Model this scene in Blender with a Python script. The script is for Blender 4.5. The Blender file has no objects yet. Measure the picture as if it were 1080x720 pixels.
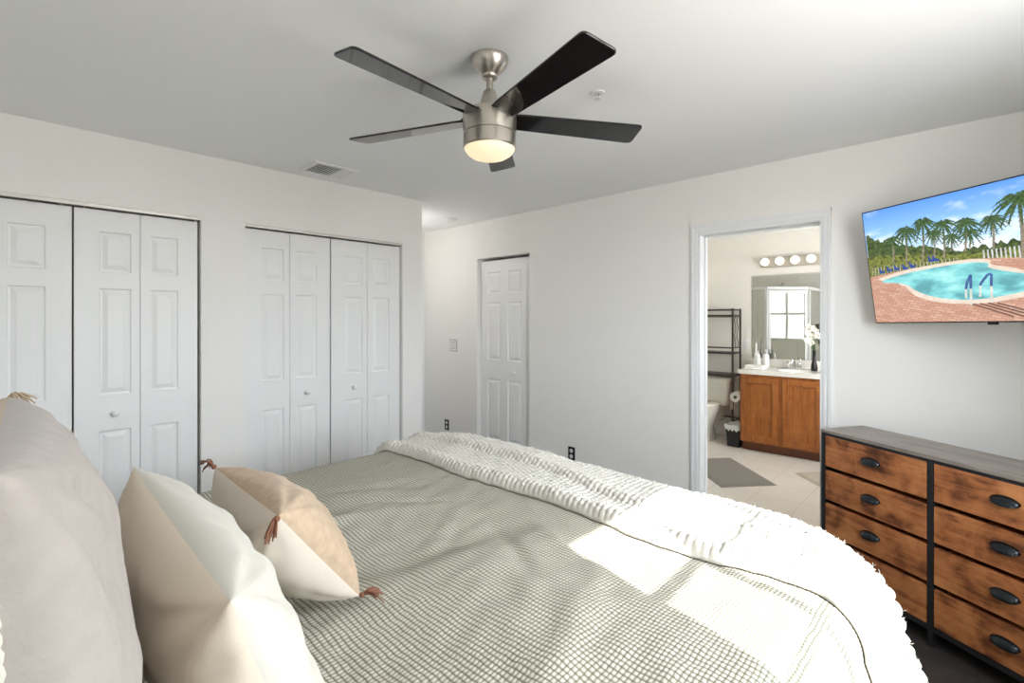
import bpy, math, random
import numpy as np
from mathutils import Vector, Matrix, noise
random.seed(7)
SC = bpy.context.scene
COL = SC.collection
PI = math.pi

# ------------------------------------------------------------------ camera
CAM_H = 1.44
cam_d = bpy.data.cameras.new('camera'); cam = bpy.data.objects.new('camera', cam_d); COL.objects.link(cam)
cam.location = (0, 0, CAM_H)
cam.rotation_euler = (PI/2, 0, math.radians(43.811 - 90))
cam_d.sensor_width = 36.0
cam_d.lens = 512.23/1080*36
cam_d.shift_y = -24.15/1080
cam_d.clip_start = 0.02
SC.camera = cam
# ------------------------------------------------------------------ light
SUN_STRENGTH = 8.5
SKY_STRENGTH = 13.5
GROUND_STRENGTH = 6.0
SC.view_settings.view_transform = 'Standard'
SC.view_settings.look = 'None'
SC.view_settings.exposure = 0.98
SC.view_settings.gamma = 1.0
SC.view_settings.use_curve_mapping = False
SC.cycles.use_denoising = True
SC.cycles.max_bounces = 14
SC.cycles.diffuse_bounces = 10
SC.cycles.glossy_bounces = 6
SC.cycles.transmission_bounces = 8
SC.cycles.transparent_max_bounces = 12
SC.cycles.sample_clamp_indirect = 30.0
SC.cycles.caustics_reflective = False
SC.cycles.caustics_refractive = False
world = bpy.data.worlds.new('sky'); SC.world = world
world.use_nodes = True
wn, wl = world.node_tree.nodes, world.node_tree.links
wb = wn['Background']; wb.inputs['Strength'].default_value = 1.0
# sky above the horizon, warm glow added below it as ground bounce for the ceiling
wtc = wn.new('ShaderNodeTexCoord'); wsp = wn.new('ShaderNodeSeparateXYZ'); wl.new(wtc.outputs['Generated'], wsp.inputs[0])
wr = wn.new('ShaderNodeMapRange'); wr.inputs['From Min'].default_value = -0.04; wr.inputs['From Max'].default_value = 0.04
wl.new(wsp.outputs[2], wr.inputs['Value'])
wm = wn.new('ShaderNodeMix'); wm.data_type = 'RGBA'; wm.clamp_result = False
wm.inputs['A'].default_value = (GROUND_STRENGTH, GROUND_STRENGTH*0.97, GROUND_STRENGTH*0.92, 1)
wm.inputs['B'].default_value = (SKY_STRENGTH*0.88, SKY_STRENGTH*0.94, SKY_STRENGTH, 1)
wl.new(wr.outputs['Result'], wm.inputs['Factor']); wl.new(wm.outputs['Result'], wb.inputs['Color'])
sun_d = bpy.data.lights.new('sun', 'SUN'); sun = bpy.data.objects.new('sun', sun_d); COL.objects.link(sun)
sun_d.energy = SUN_STRENGTH; sun_d.angle = math.radians(0.45); sun_d.color = (1.0, 0.98, 0.95)
SUN_DIR = Vector((0.27, 1.0, -0.85)).normalized()
sun.rotation_euler = SUN_DIR.to_track_quat('-Z', 'Y').to_euler()
sun.location = (0, -4, 4)
def portal(name, loc, rot, sx, sy):
    d = bpy.data.lights.new(name, 'AREA'); o = bpy.data.objects.new(name, d); COL.objects.link(o)
    d.shape = 'RECTANGLE'; d.size = sx; d.size_y = sy; d.cycles.is_portal = True
    o.location = loc; o.rotation_euler = rot
    return o
portal('window_portal', (1.335, -0.80, 1.628), (PI/2, 0, 0), 1.35, 1.12)

# ------------------------------------------------------------------ materials
def new_mat(name):
    m = bpy.data.materials.new(name); m.use_nodes = True
    nt = m.node_tree
    return m, nt, nt.nodes, nt.links, nt.nodes['Principled BSDF']
def plain(name, col, rough=0.5, metal=0.0, bump=0.0, scale=200.0, var=0.0, spec=0.5, emit=None, estr=0.0, vscale=6.0):
    m, nt, N, L, b = new_mat(name)
    b.inputs['Base Color'].default_value = (*col, 1)
    b.inputs['Roughness'].default_value = rough
    b.inputs['Metallic'].default_value = metal
    b.inputs['Specular IOR Level'].default_value = spec
    tc = N.new('ShaderNodeTexCoord')
    if var > 0:
        nz = N.new('ShaderNodeTexNoise'); nz.inputs['Scale'].default_value = vscale; nz.inputs['Detail'].default_value = 5
        L.new(tc.outputs['Object'], nz.inputs['Vector'])
        mx = N.new('ShaderNodeMix'); mx.data_type = 'RGBA'
        mx.inputs['A'].default_value = (*[c*(1-var) for c in col], 1)
        mx.inputs['B'].default_value = (*[min(1, c*(1+var)) for c in col], 1)
        L.new(nz.outputs['Fac'], mx.inputs['Factor']); L.new(mx.outputs['Result'], b.inputs['Base Color'])
    if bump > 0:
        nb = N.new('ShaderNodeTexNoise'); nb.inputs['Scale'].default_value = scale; nb.inputs['Detail'].default_value = 3
        L.new(tc.outputs['Object'], nb.inputs['Vector'])
        bp = N.new('ShaderNodeBump'); bp.inputs['Strength'].default_value = bump; bp.inputs['Distance'].default_value = 0.002
        L.new(nb.outputs['Fac'], bp.inputs['Height']); L.new(bp.outputs['Normal'], b.inputs['Normal'])
    if emit:
        b.inputs['Emission Color'].default_value = (*emit, 1); b.inputs['Emission Strength'].default_value = estr
    return m
def math_node(N, L, op, a, b=None, clamp=False):
    n = N.new('ShaderNodeMath'); n.operation = op; n.use_clamp = clamp
    for i, v in enumerate((a, b)):
        if v is None: continue
        if isinstance(v, (int, float)): n.inputs[i].default_value = v
        else: L.new(v, n.inputs[i])
    return n.outputs[0]
def ramp(N, L, fac, stops):
    r = N.new('ShaderNodeValToRGB'); e = r.color_ramp.elements
    while len(e) > 1: e.remove(e[-1])
    e[0].position = stops[0][0]; e[0].color = (*stops[0][1], 1)
    for p, c in stops[1:]:
        x = e.new(p); x.color = (*c, 1)
    L.new(fac, r.inputs['Fac'])
    return r.outputs['Color']
def fabric(name, col, scale=900.0, bump=0.35, var=0.06, rough=0.95):
    """woven cloth: two crossed fine waves plus blotches"""
    m, nt, N, L, b = new_mat(name)
    tc = N.new('ShaderNodeTexCoord')
    b.inputs['Roughness'].default_value = rough; b.inputs['Specular IOR Level'].default_value = 0.1
    b.inputs['Sheen Weight'].default_value = 0.15
    nz = N.new('ShaderNodeTexNoise'); nz.inputs['Scale'].default_value = scale*0.12; nz.inputs['Detail'].default_value = 6
    L.new(tc.outputs['Object'], nz.inputs['Vector'])
    mx = N.new('ShaderNodeMix'); mx.data_type = 'RGBA'
    mx.inputs['A'].default_value = (*[c*(1-var) for c in col], 1); mx.inputs['B'].default_value = (*[min(1, c*(1+var)) for c in col], 1)
    L.new(nz.outputs['Fac'], mx.inputs['Factor']); L.new(mx.outputs['Result'], b.inputs['Base Color'])
    n2 = N.new('ShaderNodeTexNoise'); n2.inputs['Scale'].default_value = scale*0.5; n2.inputs['Detail'].default_value = 2
    L.new(tc.outputs['Object'], n2.inputs['Vector'])
    bp = N.new('ShaderNodeBump'); bp.inputs['Strength'].default_value = bump; bp.inputs['Distance'].default_value = 0.001
    L.new(n2.outputs['Fac'], bp.inputs['Height']); L.new(bp.outputs['Normal'], b.inputs['Normal'])
    return m
def brick(name, c1, c2, mortar, w, h, off=0.0, msize=0.004, rough=0.4, rot=0.0, bump=0.1, blotch=0.05):
    m, nt, N, L, b = new_mat(name)
    tc = N.new('ShaderNodeTexCoord'); mp = N.new('ShaderNodeMapping'); mp.inputs['Rotation'].default_value = (0, 0, rot)
    L.new(tc.outputs['Object'], mp.inputs['Vector'])
    bt = N.new('ShaderNodeTexBrick'); bt.offset = off; bt.inputs['Scale'].default_value = 1.0
    bt.inputs['Brick Width'].default_value = w; bt.inputs['Row Height'].default_value = h
    bt.inputs['Mortar Size'].default_value = msize; bt.inputs['Mortar Smooth'].default_value = 0.1
    bt.inputs['Color1'].default_value = (*c1, 1); bt.inputs['Color2'].default_value = (*c2, 1); bt.inputs['Mortar'].default_value = (*mortar, 1)
    L.new(mp.outputs['Vector'], bt.inputs['Vector'])
    nz = N.new('ShaderNodeTexNoise'); nz.inputs['Scale'].default_value = 14; nz.inputs['Detail'].default_value = 6
    L.new(mp.outputs['Vector'], nz.inputs['Vector'])
    mx = N.new('ShaderNodeMix'); mx.data_type = 'RGBA'; mx.blend_type = 'MULTIPLY'
    mx.inputs['Factor'].default_value = 1.0
    g = ramp(N, L, nz.outputs['Fac'], [(0.3, (1-blotch,)*3), (0.7, (1, 1, 1))])
    L.new(bt.outputs['Color'], mx.inputs['A']); L.new(g, mx.inputs['B'])
    L.new(mx.outputs['Result'], b.inputs['Base Color'])
    b.inputs['Roughness'].default_value = rough
    bp = N.new('ShaderNodeBump'); bp.inputs['Strength'].default_value = bump; bp.inputs['Distance'].default_value = 0.002; bp.invert = True
    L.new(bt.outputs['Fac'], bp.inputs['Height']); L.new(bp.outputs['Normal'], b.inputs['Normal'])
    return m
def wood(name, stops, stretch=(14, 1.2, 14), rough=0.45, blot=0.5, bump=0.08, scale=3.0):
    """long grain along local Y with blotches"""
    m, nt, N, L, b = new_mat(name)
    tc = N.new('ShaderNodeTexCoord')
    mp = N.new('ShaderNodeMapping'); mp.inputs['Scale'].default_value = stretch
    oi = N.new('ShaderNodeObjectInfo')
    L.new(tc.outputs['Object'], mp.inputs['Vector'])
    nz = N.new('ShaderNodeTexNoise'); nz.noise_dimensions = '4D'; nz.inputs['Scale'].default_value = scale
    nz.inputs['Detail'].default_value = 9; nz.inputs['Roughness'].default_value = 0.68; nz.inputs['Distortion'].default_value = 0.6
    L.new(mp.outputs['Vector'], nz.inputs['Vector'])
    L.new(math_node(N, L, 'MULTIPLY', oi.outputs['Random'], 20.0), nz.inputs['W'])
    n2 = N.new('ShaderNodeTexNoise'); n2.noise_dimensions = '4D'; n2.inputs['Scale'].default_value = 6.5; n2.inputs['Detail'].default_value = 8; n2.inputs['Roughness'].default_value = 0.62; n2.inputs['Distortion'].default_value = 0.5
    mp2 = N.new('ShaderNodeMapping'); mp2.inputs['Scale'].default_value = (1.3, 0.65, 1.3)
    L.new(tc.outputs['Object'], mp2.inputs['Vector']); L.new(mp2.outputs['Vector'], n2.inputs['Vector'])
    L.new(math_node(N, L, 'MULTIPLY', oi.outputs['Random'], 31.0), n2.inputs['W'])
    f = math_node(N, L, 'ADD', math_node(N, L, 'MULTIPLY', nz.outputs['Fac'], 1-blot), math_node(N, L, 'MULTIPLY', n2.outputs['Fac'], blot))
    L.new(ramp(N, L, f, stops), b.inputs['Base Color'])
    b.inputs['Roughness'].default_value = rough
    bp = N.new('ShaderNodeBump'); bp.inputs['Strength'].default_value = bump; bp.inputs['Distance'].default_value = 0.002
    L.new(nz.outputs['Fac'], bp.inputs['Height']); L.new(bp.outputs['Normal'], b.inputs['Normal'])
    return m
def clear_glass(name, tint=(1, 1, 1), refl=0.12):
    m, nt, N, L, b = new_mat(name); N.remove(b)
    out = N['Material Output']
    t = N.new('ShaderNodeBsdfTransparent'); t.inputs['Color'].default_value = (*tint, 1)
    g = N.new('ShaderNodeBsdfGlossy'); g.inputs['Roughness'].default_value = 0.02
    lw_ = N.new('ShaderNodeLayerWeight'); lw_.inputs['Blend'].default_value = 0.5
    fac = math_node(N, L, 'ADD', math_node(N, L, 'MULTIPLY', math_node(N, L, 'POWER', lw_.outputs['Facing'], 5.0), 0.5), 0.04)
    mx = N.new('ShaderNodeMixShader')
    L.new(fac, mx.inputs['Fac']); L.new(t.outputs['BSDF'], mx.inputs[1]); L.new(g.outputs['BSDF'], mx.inputs[2])
    L.new(mx.outputs['Shader'], out.inputs['Surface'])
    return m
def emissive(name, col, strength):
    m, nt, N, L, b = new_mat(name)
    b.inputs['Base Color'].default_value = (0.9, 0.9, 0.88, 1); b.inputs['Roughness'].default_value = 0.4
    b.inputs['Emission Color'].default_value = (*col, 1); b.inputs['Emission Strength'].default_value = strength
    return m

M = {}
M['wall'] = plain('wall_paint', (0.87, 0.858, 0.835), 0.75, bump=0.22, scale=55, spec=0.25)
M['ceiling'] = plain('ceiling_paint', (0.87, 0.878, 0.88), 0.85, bump=0.25, scale=70, spec=0.2)
M['bath_wall'] = plain('bathroom_paint', (0.80, 0.765, 0.70), 0.7, bump=0.12, scale=55, spec=0.25)
M['white_door'] = plain('door_white', (0.85, 0.852, 0.845), 0.42, spec=0.4)
M['trim'] = plain('trim_white', (0.84, 0.85, 0.86), 0.38, spec=0.4)
M['track'] = plain('track_metal', (0.72, 0.70, 0.66), 0.4, metal=0.4)
M['dark'] = plain('duct_shade_black', (0.02, 0.018, 0.015), 0.8)
M['floor'] = brick('dark_plank_floor', (0.052, 0.046, 0.043), (0.070, 0.063, 0.059), (0.015, 0.013, 0.012), 1.2, 0.18, 0.37, 0.002, 0.45, PI/2, 0.05, 0.35)
M['bath_tile'] = brick('bathroom_floor_tile', (0.66, 0.62, 0.55), (0.69, 0.65, 0.58), (0.55, 0.51, 0.45), 0.33, 0.33, 0.0, 0.004, 0.3, 0.0, 0.15)
M['shower_tile'] = brick('shower_tile', (0.72, 0.70, 0.65), (0.75, 0.73, 0.68), (0.62, 0.60, 0.56), 0.3, 0.3, 0.0, 0.004, 0.3, 0.0, 0.1)
M['steel'] = plain('brushed_nickel', (0.56, 0.52, 0.46), 0.30, metal=1.0)
M['chrome'] = plain('chrome', (0.75, 0.75, 0.74), 0.12, metal=1.0)
M['blade'] = plain('gloss_black_blade', (0.008, 0.007, 0.007), 0.07, spec=0.6)
M['black_metal'] = plain('black_metal', (0.018, 0.018, 0.02), 0.4, spec=0.5)
M['handle'] = plain('dark_bronze_handle', (0.03, 0.035, 0.04), 0.25, metal=0.7)
M['rack'] = plain('bronze_rack', (0.045, 0.035, 0.028), 0.45, metal=0.3)
M['plastic_white'] = plain('white_plastic', (0.80, 0.80, 0.78), 0.4)
M['plastic_black'] = plain('black_plastic', (0.012, 0.012, 0.013), 0.35)
M['porcelain'] = plain('porcelain', (0.80, 0.78, 0.72), 0.12)
M['counter'] = plain('cultured_marble', (0.80, 0.775, 0.72), 0.2, var=0.03)
M['mirror'] = plain('mirror_silver', (0.74, 0.75, 0.72), 0.01, metal=1.0)
M['glass'] = clear_glass('clear_glass')
M['shower_glass'] = clear_glass('shower_glass', (0.95, 0.96, 0.945))
M['rust_wood'] = wood('rustic_brown_wood', [(0.34, (0.045, 0.015, 0.008)), (0.43, (0.19, 0.062, 0.022)), (0.50, (0.42, 0.148, 0.050)), (0.62, (0.60, 0.255, 0.092))], (1, 1, 9), blot=0.55, rough=0.5, scale=3.2)
M['top_wood'] = wood('pale_sheen_top_wood', [(0.3, (0.13, 0.107, 0.09)), (0.5, (0.27, 0.235, 0.205)), (0.7, (0.40, 0.36, 0.32))], (1, 12, 12), blot=0.25, rough=0.38, scale=2.4)  # paler grey top: reflected sheen put into the wood colour
M['oak'] = wood('honey_oak', [(0.34, (0.18, 0.050, 0.010)), (0.5, (0.34, 0.110, 0.021)), (0.66, (0.46, 0.168, 0.038))], (12, 12, 1), blot=0.3, rough=0.35, scale=2.6)
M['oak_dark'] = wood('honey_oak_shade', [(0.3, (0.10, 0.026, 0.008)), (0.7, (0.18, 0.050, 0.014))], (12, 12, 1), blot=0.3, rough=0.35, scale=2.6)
M['mat_grey'] = fabric('grey_mat', (0.20, 0.18, 0.155), 500, 0.8, 0.2)
M['mat_taupe'] = fabric('taupe_mat', (0.40, 0.35, 0.275), 500, 0.8, 0.2)
M['linen_rose'] = fabric('linen_oatmeal', (0.35, 0.315, 0.285), 420, 0.5, 0.10)
M['linen_tan'] = fabric('tan_linen', (0.42, 0.325, 0.23), 700, 0.5, 0.10)
M['tan_textured'] = fabric('tan_textured_cloth', (0.44, 0.33, 0.23), 520, 1.0, 0.22)
M['cotton_beige'] = fabric('beige_cotton', (0.70, 0.615, 0.505), 1200, 0.25, 0.04)
M['cotton_cream'] = fabric('cream_cotton', (0.54, 0.518, 0.455), 1200, 0.25, 0.03)
M['cotton_pale'] = fabric('pale_cotton', (0.60, 0.54, 0.47), 1200, 0.25, 0.04)
M['tassel'] = fabric('rust_yarn', (0.20, 0.085, 0.05), 900, 0.5, 0.3)
M['mattress'] = fabric('mattress_ticking', (0.8, 0.79, 0.76), 600, 0.3, 0.04)
M['towel'] = fabric('white_towel', (0.85, 0.84, 0.80), 500, 0.8, 0.05)
M['knit'] = fabric('cream_chunky_knit', (0.60, 0.578, 0.525), 420, 0.9, 0.08)
M['headboard'] = fabric('greige_upholstery', (0.5, 0.46, 0.41), 600, 0.4, 0.08)
M['petal'] = plain('petal_white', (0.88, 0.85, 0.76), 0.6)
M['stem'] = plain('plant_green', (0.06, 0.12, 0.03), 0.6, var=0.2)
M['bag'] = plain('bin_liner', (0.62, 0.64, 0.64), 0.3)
M['paper'] = plain('tissue_paper', (0.85, 0.84, 0.81), 0.9)
M['outline_grey'] = plain('plate_grey', (0.22, 0.22, 0.21), 0.8)
M['bulb'] = emissive('globe_bulb', (1.0, 0.88, 0.70), 0.42)
M['fan_light'] = emissive('fan_diffuser', (1.0, 0.74, 0.44), 0.44)
M['fan_light'].node_tree.nodes['Principled BSDF'].inputs['Base Color'].default_value = (0.45, 0.42, 0.38, 1)
M['frosted'] = emissive('glowing_frosted_glass', (0.96, 0.98, 1.0), 9.0)  # pane emits its own glow in place of daylight
M['hall_light'] = emissive('hall_lamp_glass', (1.0, 0.97, 0.93), 9.0)

def waffle(name):
    m, nt, N, L, b = new_mat(name)
    uv = N.new('ShaderNodeUVMap'); sp = N.new('ShaderNodeSeparateXYZ'); L.new(uv.outputs['UV'], sp.inputs[0])
    nz = N.new('ShaderNodeTexNoise'); nz.inputs['Scale'].default_value = 22; nz.inputs['Detail'].default_value = 3
    L.new(uv.outputs['UV'], nz.inputs['Vector'])
    wob = math_node(N, L, 'MULTIPLY', math_node(N, L, 'SUBTRACT', nz.outputs['Fac'], 0.5), 0.010)
    def wave(src, pitch, sh):
        a = math_node(N, L, 'MULTIPLY', math_node(N, L, 'ADD', src, wob), PI/pitch)
        return math_node(N, L, 'POWER', math_node(N, L, 'ABSOLUTE', math_node(N, L, 'SINE', a)), sh)
    wu = wave(sp.outputs[0], 0.0125, 0.7); wv = wave(sp.outputs[1], 0.0100, 0.55)
    h = math_node(N, L, 'MULTIPLY', wu, wv)
    n3 = N.new('ShaderNodeTexNoise'); n3.inputs['Scale'].default_value = 420; n3.inputs['Detail'].default_value = 2
    L.new(uv.outputs['UV'], n3.inputs['Vector'])
    h2 = math_node(N, L, 'ADD', h, math_node(N, L, 'MULTIPLY', math_node(N, L, 'SUBTRACT', n3.outputs['Fac'], 0.5), 0.35))
    L.new(ramp(N, L, h2, [(0.12, (0.17, 0.16, 0.118)), (0.45, (0.36, 0.345, 0.275)), (0.85, (0.56, 0.545, 0.475))]), b.inputs['Base Color'])  # dark grooves: two-tone weave plus some groove shade put into the colour
    b.inputs['Roughness'].default_value = 0.95; b.inputs['Specular IOR Level'].default_value = 0.1
    bp = N.new('ShaderNodeBump'); bp.inputs['Strength'].default_value = 0.6; bp.inputs['Distance'].default_value = 0.0025
    L.new(h, bp.inputs['Height']); L.new(bp.outputs['Normal'], b.inputs['Normal'])
    return m
M['waffle'] = waffle('waffle_weave')

# ------------------------------------------------------------------ builders
ROOT = {}
def tag(o, label=None, cat=None, group=None, kind=None):
    if label: o['label'] = label
    if cat: o['category'] = cat
    if group: o['group'] = group
    if kind: o['kind'] = kind
    return o
def thing(name, loc=(0, 0, 0), rz=0.0, label=None, cat=None, group=None, kind=None, mat4=None):
    o = bpy.data.objects.new(name, None); COL.objects.link(o); o.empty_display_size = 0.05
    mw = mat4 if mat4 is not None else Matrix.Translation(Vector(loc)) @ Matrix.Rotation(rz, 4, 'Z')
    o.matrix_world = mw; ROOT[o.name] = mw.copy()
    return tag(o, label, cat, group, kind)
def copy_tree(o, parent=None, loc=None, rz=None):
    c = o.copy(); COL.objects.link(c)
    if parent is not None: c.parent = parent
    if loc is not None: c.location = loc
    if rz is not None: c.rotation_euler = (0, 0, rz)
    for ch in list(o.children): copy_tree(ch, c)
    return c

class MB:
    def __init__(s): s.v = []; s.f = []; s.mi = []
    def add(s, vs, fs, mi=0):
        b = len(s.v); s.v += [tuple(p) for p in vs]
        for f in fs: s.f.append(tuple(b+i for i in f)); s.mi.append(mi)
        return s
    def box(s, x0, x1, y0, y1, z0, z1, mi=0):
        return s.add([(x0,y0,z0),(x1,y0,z0),(x1,y1,z0),(x0,y1,z0),(x0,y0,z1),(x1,y0,z1),(x1,y1,z1),(x0,y1,z1)],
              [(0,3,2,1),(4,5,6,7),(0,1,5,4),(1,2,6,5),(2,3,7,6),(3,0,4,7)], mi)
    def lathe(s, prof, c=(0,0,0), axis=(0,0,1), seg=28, mi=0, cap=True):
        """prof: list of (radius, height) along axis"""
        q = Vector((0,0,1)).rotation_difference(Vector(axis)); c = Vector(c)
        vs = []; fs = []; n = len(prof)
        for r, h in prof:
            for k in range(seg):
                a = 2*PI*k/seg; vs.append(c + q @ Vector((r*math.cos(a), r*math.sin(a), h)))
        for i in range(n-1):
            for k in range(seg):
                k2 = (k+1) % seg
                fs.append((i*seg+k, i*seg+k2, (i+1)*seg+k2, (i+1)*seg+k))
        if cap:
            if prof[0][0] > 1e-5: fs.append(tuple(reversed(range(seg))))
            if prof[-1][0] > 1e-5: fs.append(tuple((n-1)*seg+k for k in range(seg)))
        return s.add(vs, fs, mi)
    def tube(s, pts, r, seg=10, mi=0):
        pts = [Vector(p) for p in pts]; n = len(pts)
        rr = r if isinstance(r, (list, tuple)) else [r]*n
        vs = []; fs = []; up = None
        for i, p in enumerate(pts):
            t = (pts[min(i+1, n-1)] - pts[max(i-1, 0)]).normalized()
            if up is None: up = t.orthogonal().normalized()
            up = (up - t*up.dot(t))
            up = up.normalized() if up.length > 1e-6 else t.orthogonal().normalized()
            w = t.cross(up)
            for k in range(seg):
                a = 2*PI*k/seg; vs.append(p + (up*math.cos(a) + w*math.sin(a))*rr[i])
        for i in range(n-1):
            for k in range(seg):
                k2 = (k+1) % seg
                fs.append((i*seg+k, i*seg+k2, (i+1)*seg+k2, (i+1)*seg+k))
        fs.append(tuple(reversed(range(seg)))); fs.append(tuple((n-1)*seg+k for k in range(seg)))
        return s.add(vs, fs, mi)
    def prism(s, poly, ax0, ax1, fn, mi=0):
        """poly: 2-D outline; fn(a,b,t)->xyz; extruded t from ax0 to ax1"""
        n = len(poly)
        vs = [fn(a, b, ax0) for a, b in poly] + [fn(a, b, ax1) for a, b in poly]
        fs = [tuple(range(n)), tuple(reversed(range(n, 2*n)))]
        for i in range(n):
            j = (i+1) % n; fs.append((i, i+n, j+n, j))
        return s.add(vs, fs, mi)
    def grid(s, P, nu, nv, mi=0, flip=False):
        fs = []
        for i in range(nu-1):
            for j in range(nv-1):
                a = i*nv+j; f = (a, a+nv, a+nv+1, a+1)
                fs.append(f[::-1] if flip else f)
        return s.add(P, fs, mi)
    def build(s, name, mats, parent=None, local=False, smooth=None, bevel=0.0, seg=2, fixn=True, uv=None):
        me = bpy.data.meshes.new(name)
        vs = s.v
        if parent is not None and not local:
            inv = ROOT[parent.name].inverted(); vs = [inv @ Vector(p) for p in vs]
        me.from_pydata(vs, [], s.f)
        for m in (mats if isinstance(mats, (list, tuple)) else [mats]): me.materials.append(m)
        if len(set(s.mi)) > 1: me.polygons.foreach_set('material_index', s.mi)
        if uv is not None:
            ul = me.uv_layers.new(name='UVMap')
            idx = np.empty(len(me.loops), dtype=np.int32); me.loops.foreach_get('vertex_index', idx)
            ul.data.foreach_set('uv', np.asarray(uv, dtype=np.float32)[idx].ravel())
        if fixn:
            import bmesh
            bm = bmesh.new(); bm.from_mesh(me); bmesh.ops.recalc_face_normals(bm, faces=bm.faces); bm.to_mesh(me); bm.free()
        me.update()
        o = bpy.data.objects.new(name, me); COL.objects.link(o)
        if parent is not None:
            o.parent = parent; ROOT[o.name] = ROOT[parent.name]
        else: ROOT[o.name] = Matrix.Identity(4)
        if smooth is not None:
            me.polygons.foreach_set('use_smooth', [True]*len(me.polygons))
            if smooth < 180: me.set_sharp_from_angle(angle=math.radians(smooth))
        if bevel > 0:
            md = o.modifiers.new('bevel', 'BEVEL'); md.width = bevel; md.segments = seg; md.limit_method = 'ANGLE'; md.angle_limit = math.radians(40)
        return o
def struct(name, mb, mat, **k):
    o = mb.build(name, mat, **k); o['kind'] = 'structure'; return o

def round_corners(P, rad):
    out = []
    n = len(P)
    for i in range(n):
        p, a, c_ = Vector(P[i]), Vector(P[i-1]), Vector(P[(i+1) % n]); r_ = rad[i]
        if r_ <= 0: out.append(tuple(p)); continue
        p0 = p+(a-p).normalized()*r_; p1 = p+(c_-p).normalized()*r_
        for k in range(6):
            t = k/5; out.append(tuple((1-t)**2*p0+2*t*(1-t)*p+t*t*p1))
    return out

# ------------------------------------------------------------------ room shell
H = 2.44
XR = 3.394     # right wall (bathroom door, television)
YL = 3.419     # left wall (closets)
XC = 2.455     # closet wall corner, hall begins
YW = -0.66     # window wall
XH = -0.42     # wall behind the bed head
YE = 4.67      # hall end
T = 0.116
b = MB().box(XH-0.2, XR+T/2, YW-0.15, YE+0.15, -0.08, 0.0); struct('floor', b, M['floor'])
b = MB().box(XH-0.2, XR+T, YW-0.15, YE+0.15, H, H+0.1); struct('ceiling', b, M['ceiling'])
# left wall with two closet openings
OPH = 2.058
C1 = (-0.335, 0.826); C2 = (1.072, 2.264)
b = MB()
b.box(XH-0.12, C1[0], YL, YL+T, 0, H); b.box(C1[1], C2[0], YL, YL+T, 0, H); b.box(C2[1], XC, YL, YL+T, 0, H)
b.box(C1[0], C1[1], YL, YL+T, OPH, H); b.box(C2[0], C2[1], YL, YL+T, OPH, H)
b.box(XC-T, XC, YL+T, YE, 0, H)
struct('wall_left', b, M['wall'])
b = MB().box(XH-0.12, XC-T, 4.05, 4.15, 0, H); b.box(XH-0.12, XH, YL+T, 4.05, 0, H); b.box(0.9, 1.0, YL+T, 4.05, 0, H); struct('wall_closet_back', b, M['wall'])
b = MB().box(XC-T, XR+T, YE, YE+0.12, 0, H); struct('wall_hall_end', b, M['wall'])
# right wall with narrow door and bathroom opening
D3 = (3.031, 3.757); DB = (0.672, 1.424)
DBH = 2.035
b = MB()
b.box(XR, XR+T, D3[1], YE, 0, H); b.box(XR, XR+T, DB[1], D3[0], 0, H); b.box(XR, XR+T, YW-0.12, DB[0], 0, H)
b.box(XR, XR+T, D3[0], D3[1], OPH, H); b.box(XR, XR+T, DB[0], DB[1], DBH, H)
struct('wall_right', b, M['wall'])
# window wall
WX = (0.68, 1.99); WZ = (1.08, 2.175)
b = MB()
b.box(XH-0.12, WX[0], YW-0.12, YW, 0, H); b.box(WX[1], XR, YW-0.12, YW, 0, H)
b.box(WX[0], WX[1], YW-0.12, YW, 0, WZ[0]); b.box(WX[0], WX[1], YW-0.12, YW, WZ[1], H)
struct('wall_window', b, M['wall'])
b = MB().box(XH-0.12, XH, YW, YL, 0, H); struct('wall_head', b, M['wall'])
# window
w = thing('window_1', ((WX[0]+WX[1])/2, YW-0.06, WZ[0]), kind='structure', label='white gridded window beside the bed')
b = MB()
fw = 0.03
b.box(WX[0], WX[0]+fw*.5, YW-0.09, YW-0.04, WZ[0], WZ[1]); b.box(WX[1]-fw*.5, WX[1], YW-0.09, YW-0.04, WZ[0], WZ[1])
b.box(WX[0], WX[1], YW-0.09, YW-0.04, WZ[0], WZ[0]+fw); b.box(WX[0], WX[1], YW-0.09, YW-0.04, WZ[1]-fw*.3, WZ[1])
b.build('window_frame', M['trim'], w, bevel=0.002)
b = MB()
for x in (1.00, 1.34, 1.67): b.box(x-0.018, x+0.018, YW-0.069, YW-0.061, WZ[0], WZ[1])
for z in (1.862, 1.60, 1.335): b.box(WX[0], WX[1], YW-0.069, YW-0.061, z-0.015, z+0.015)
b.build('muntin_grid', M['trim'], w)
b = MB().box(WX[0]+0.01, WX[1]-0.01, YW-0.067, YW-0.063, WZ[0]+0.01, WZ[1]-0.01); b.build('pane', M['glass'], w)
b = MB().box(WX[0]-0.03, WX[1]+0.03, YW-0.03, YW+0.02, WZ[0]-0.03, WZ[0]); b.build('window_sill', M['trim'], w, bevel=0.004)

# baseboards
def base(name, segs):
    b = MB()
    for s in segs: b.box(*s, 0, 0.09)
    struct(name, b, M['trim'], bevel=0.004)
base('baseboard_right', [(XR-0.013, XR, 1.474, D3[0]), (XR-0.013, XR, D3[1], YE), (XR-0.013, XR, YW, 0.628)])
base('baseboard_left', [(C1[1], C2[0], YL-0.013, YL), (C2[1], XC+0.013, YL-0.013, YL), (XC, XC+0.013, YL, YE)])
base('baseboard_window', [(XH, XR, YW, YW+0.013)])
base('baseboard_head', [(XH, XH+0.013, YW, YL)])

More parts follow.
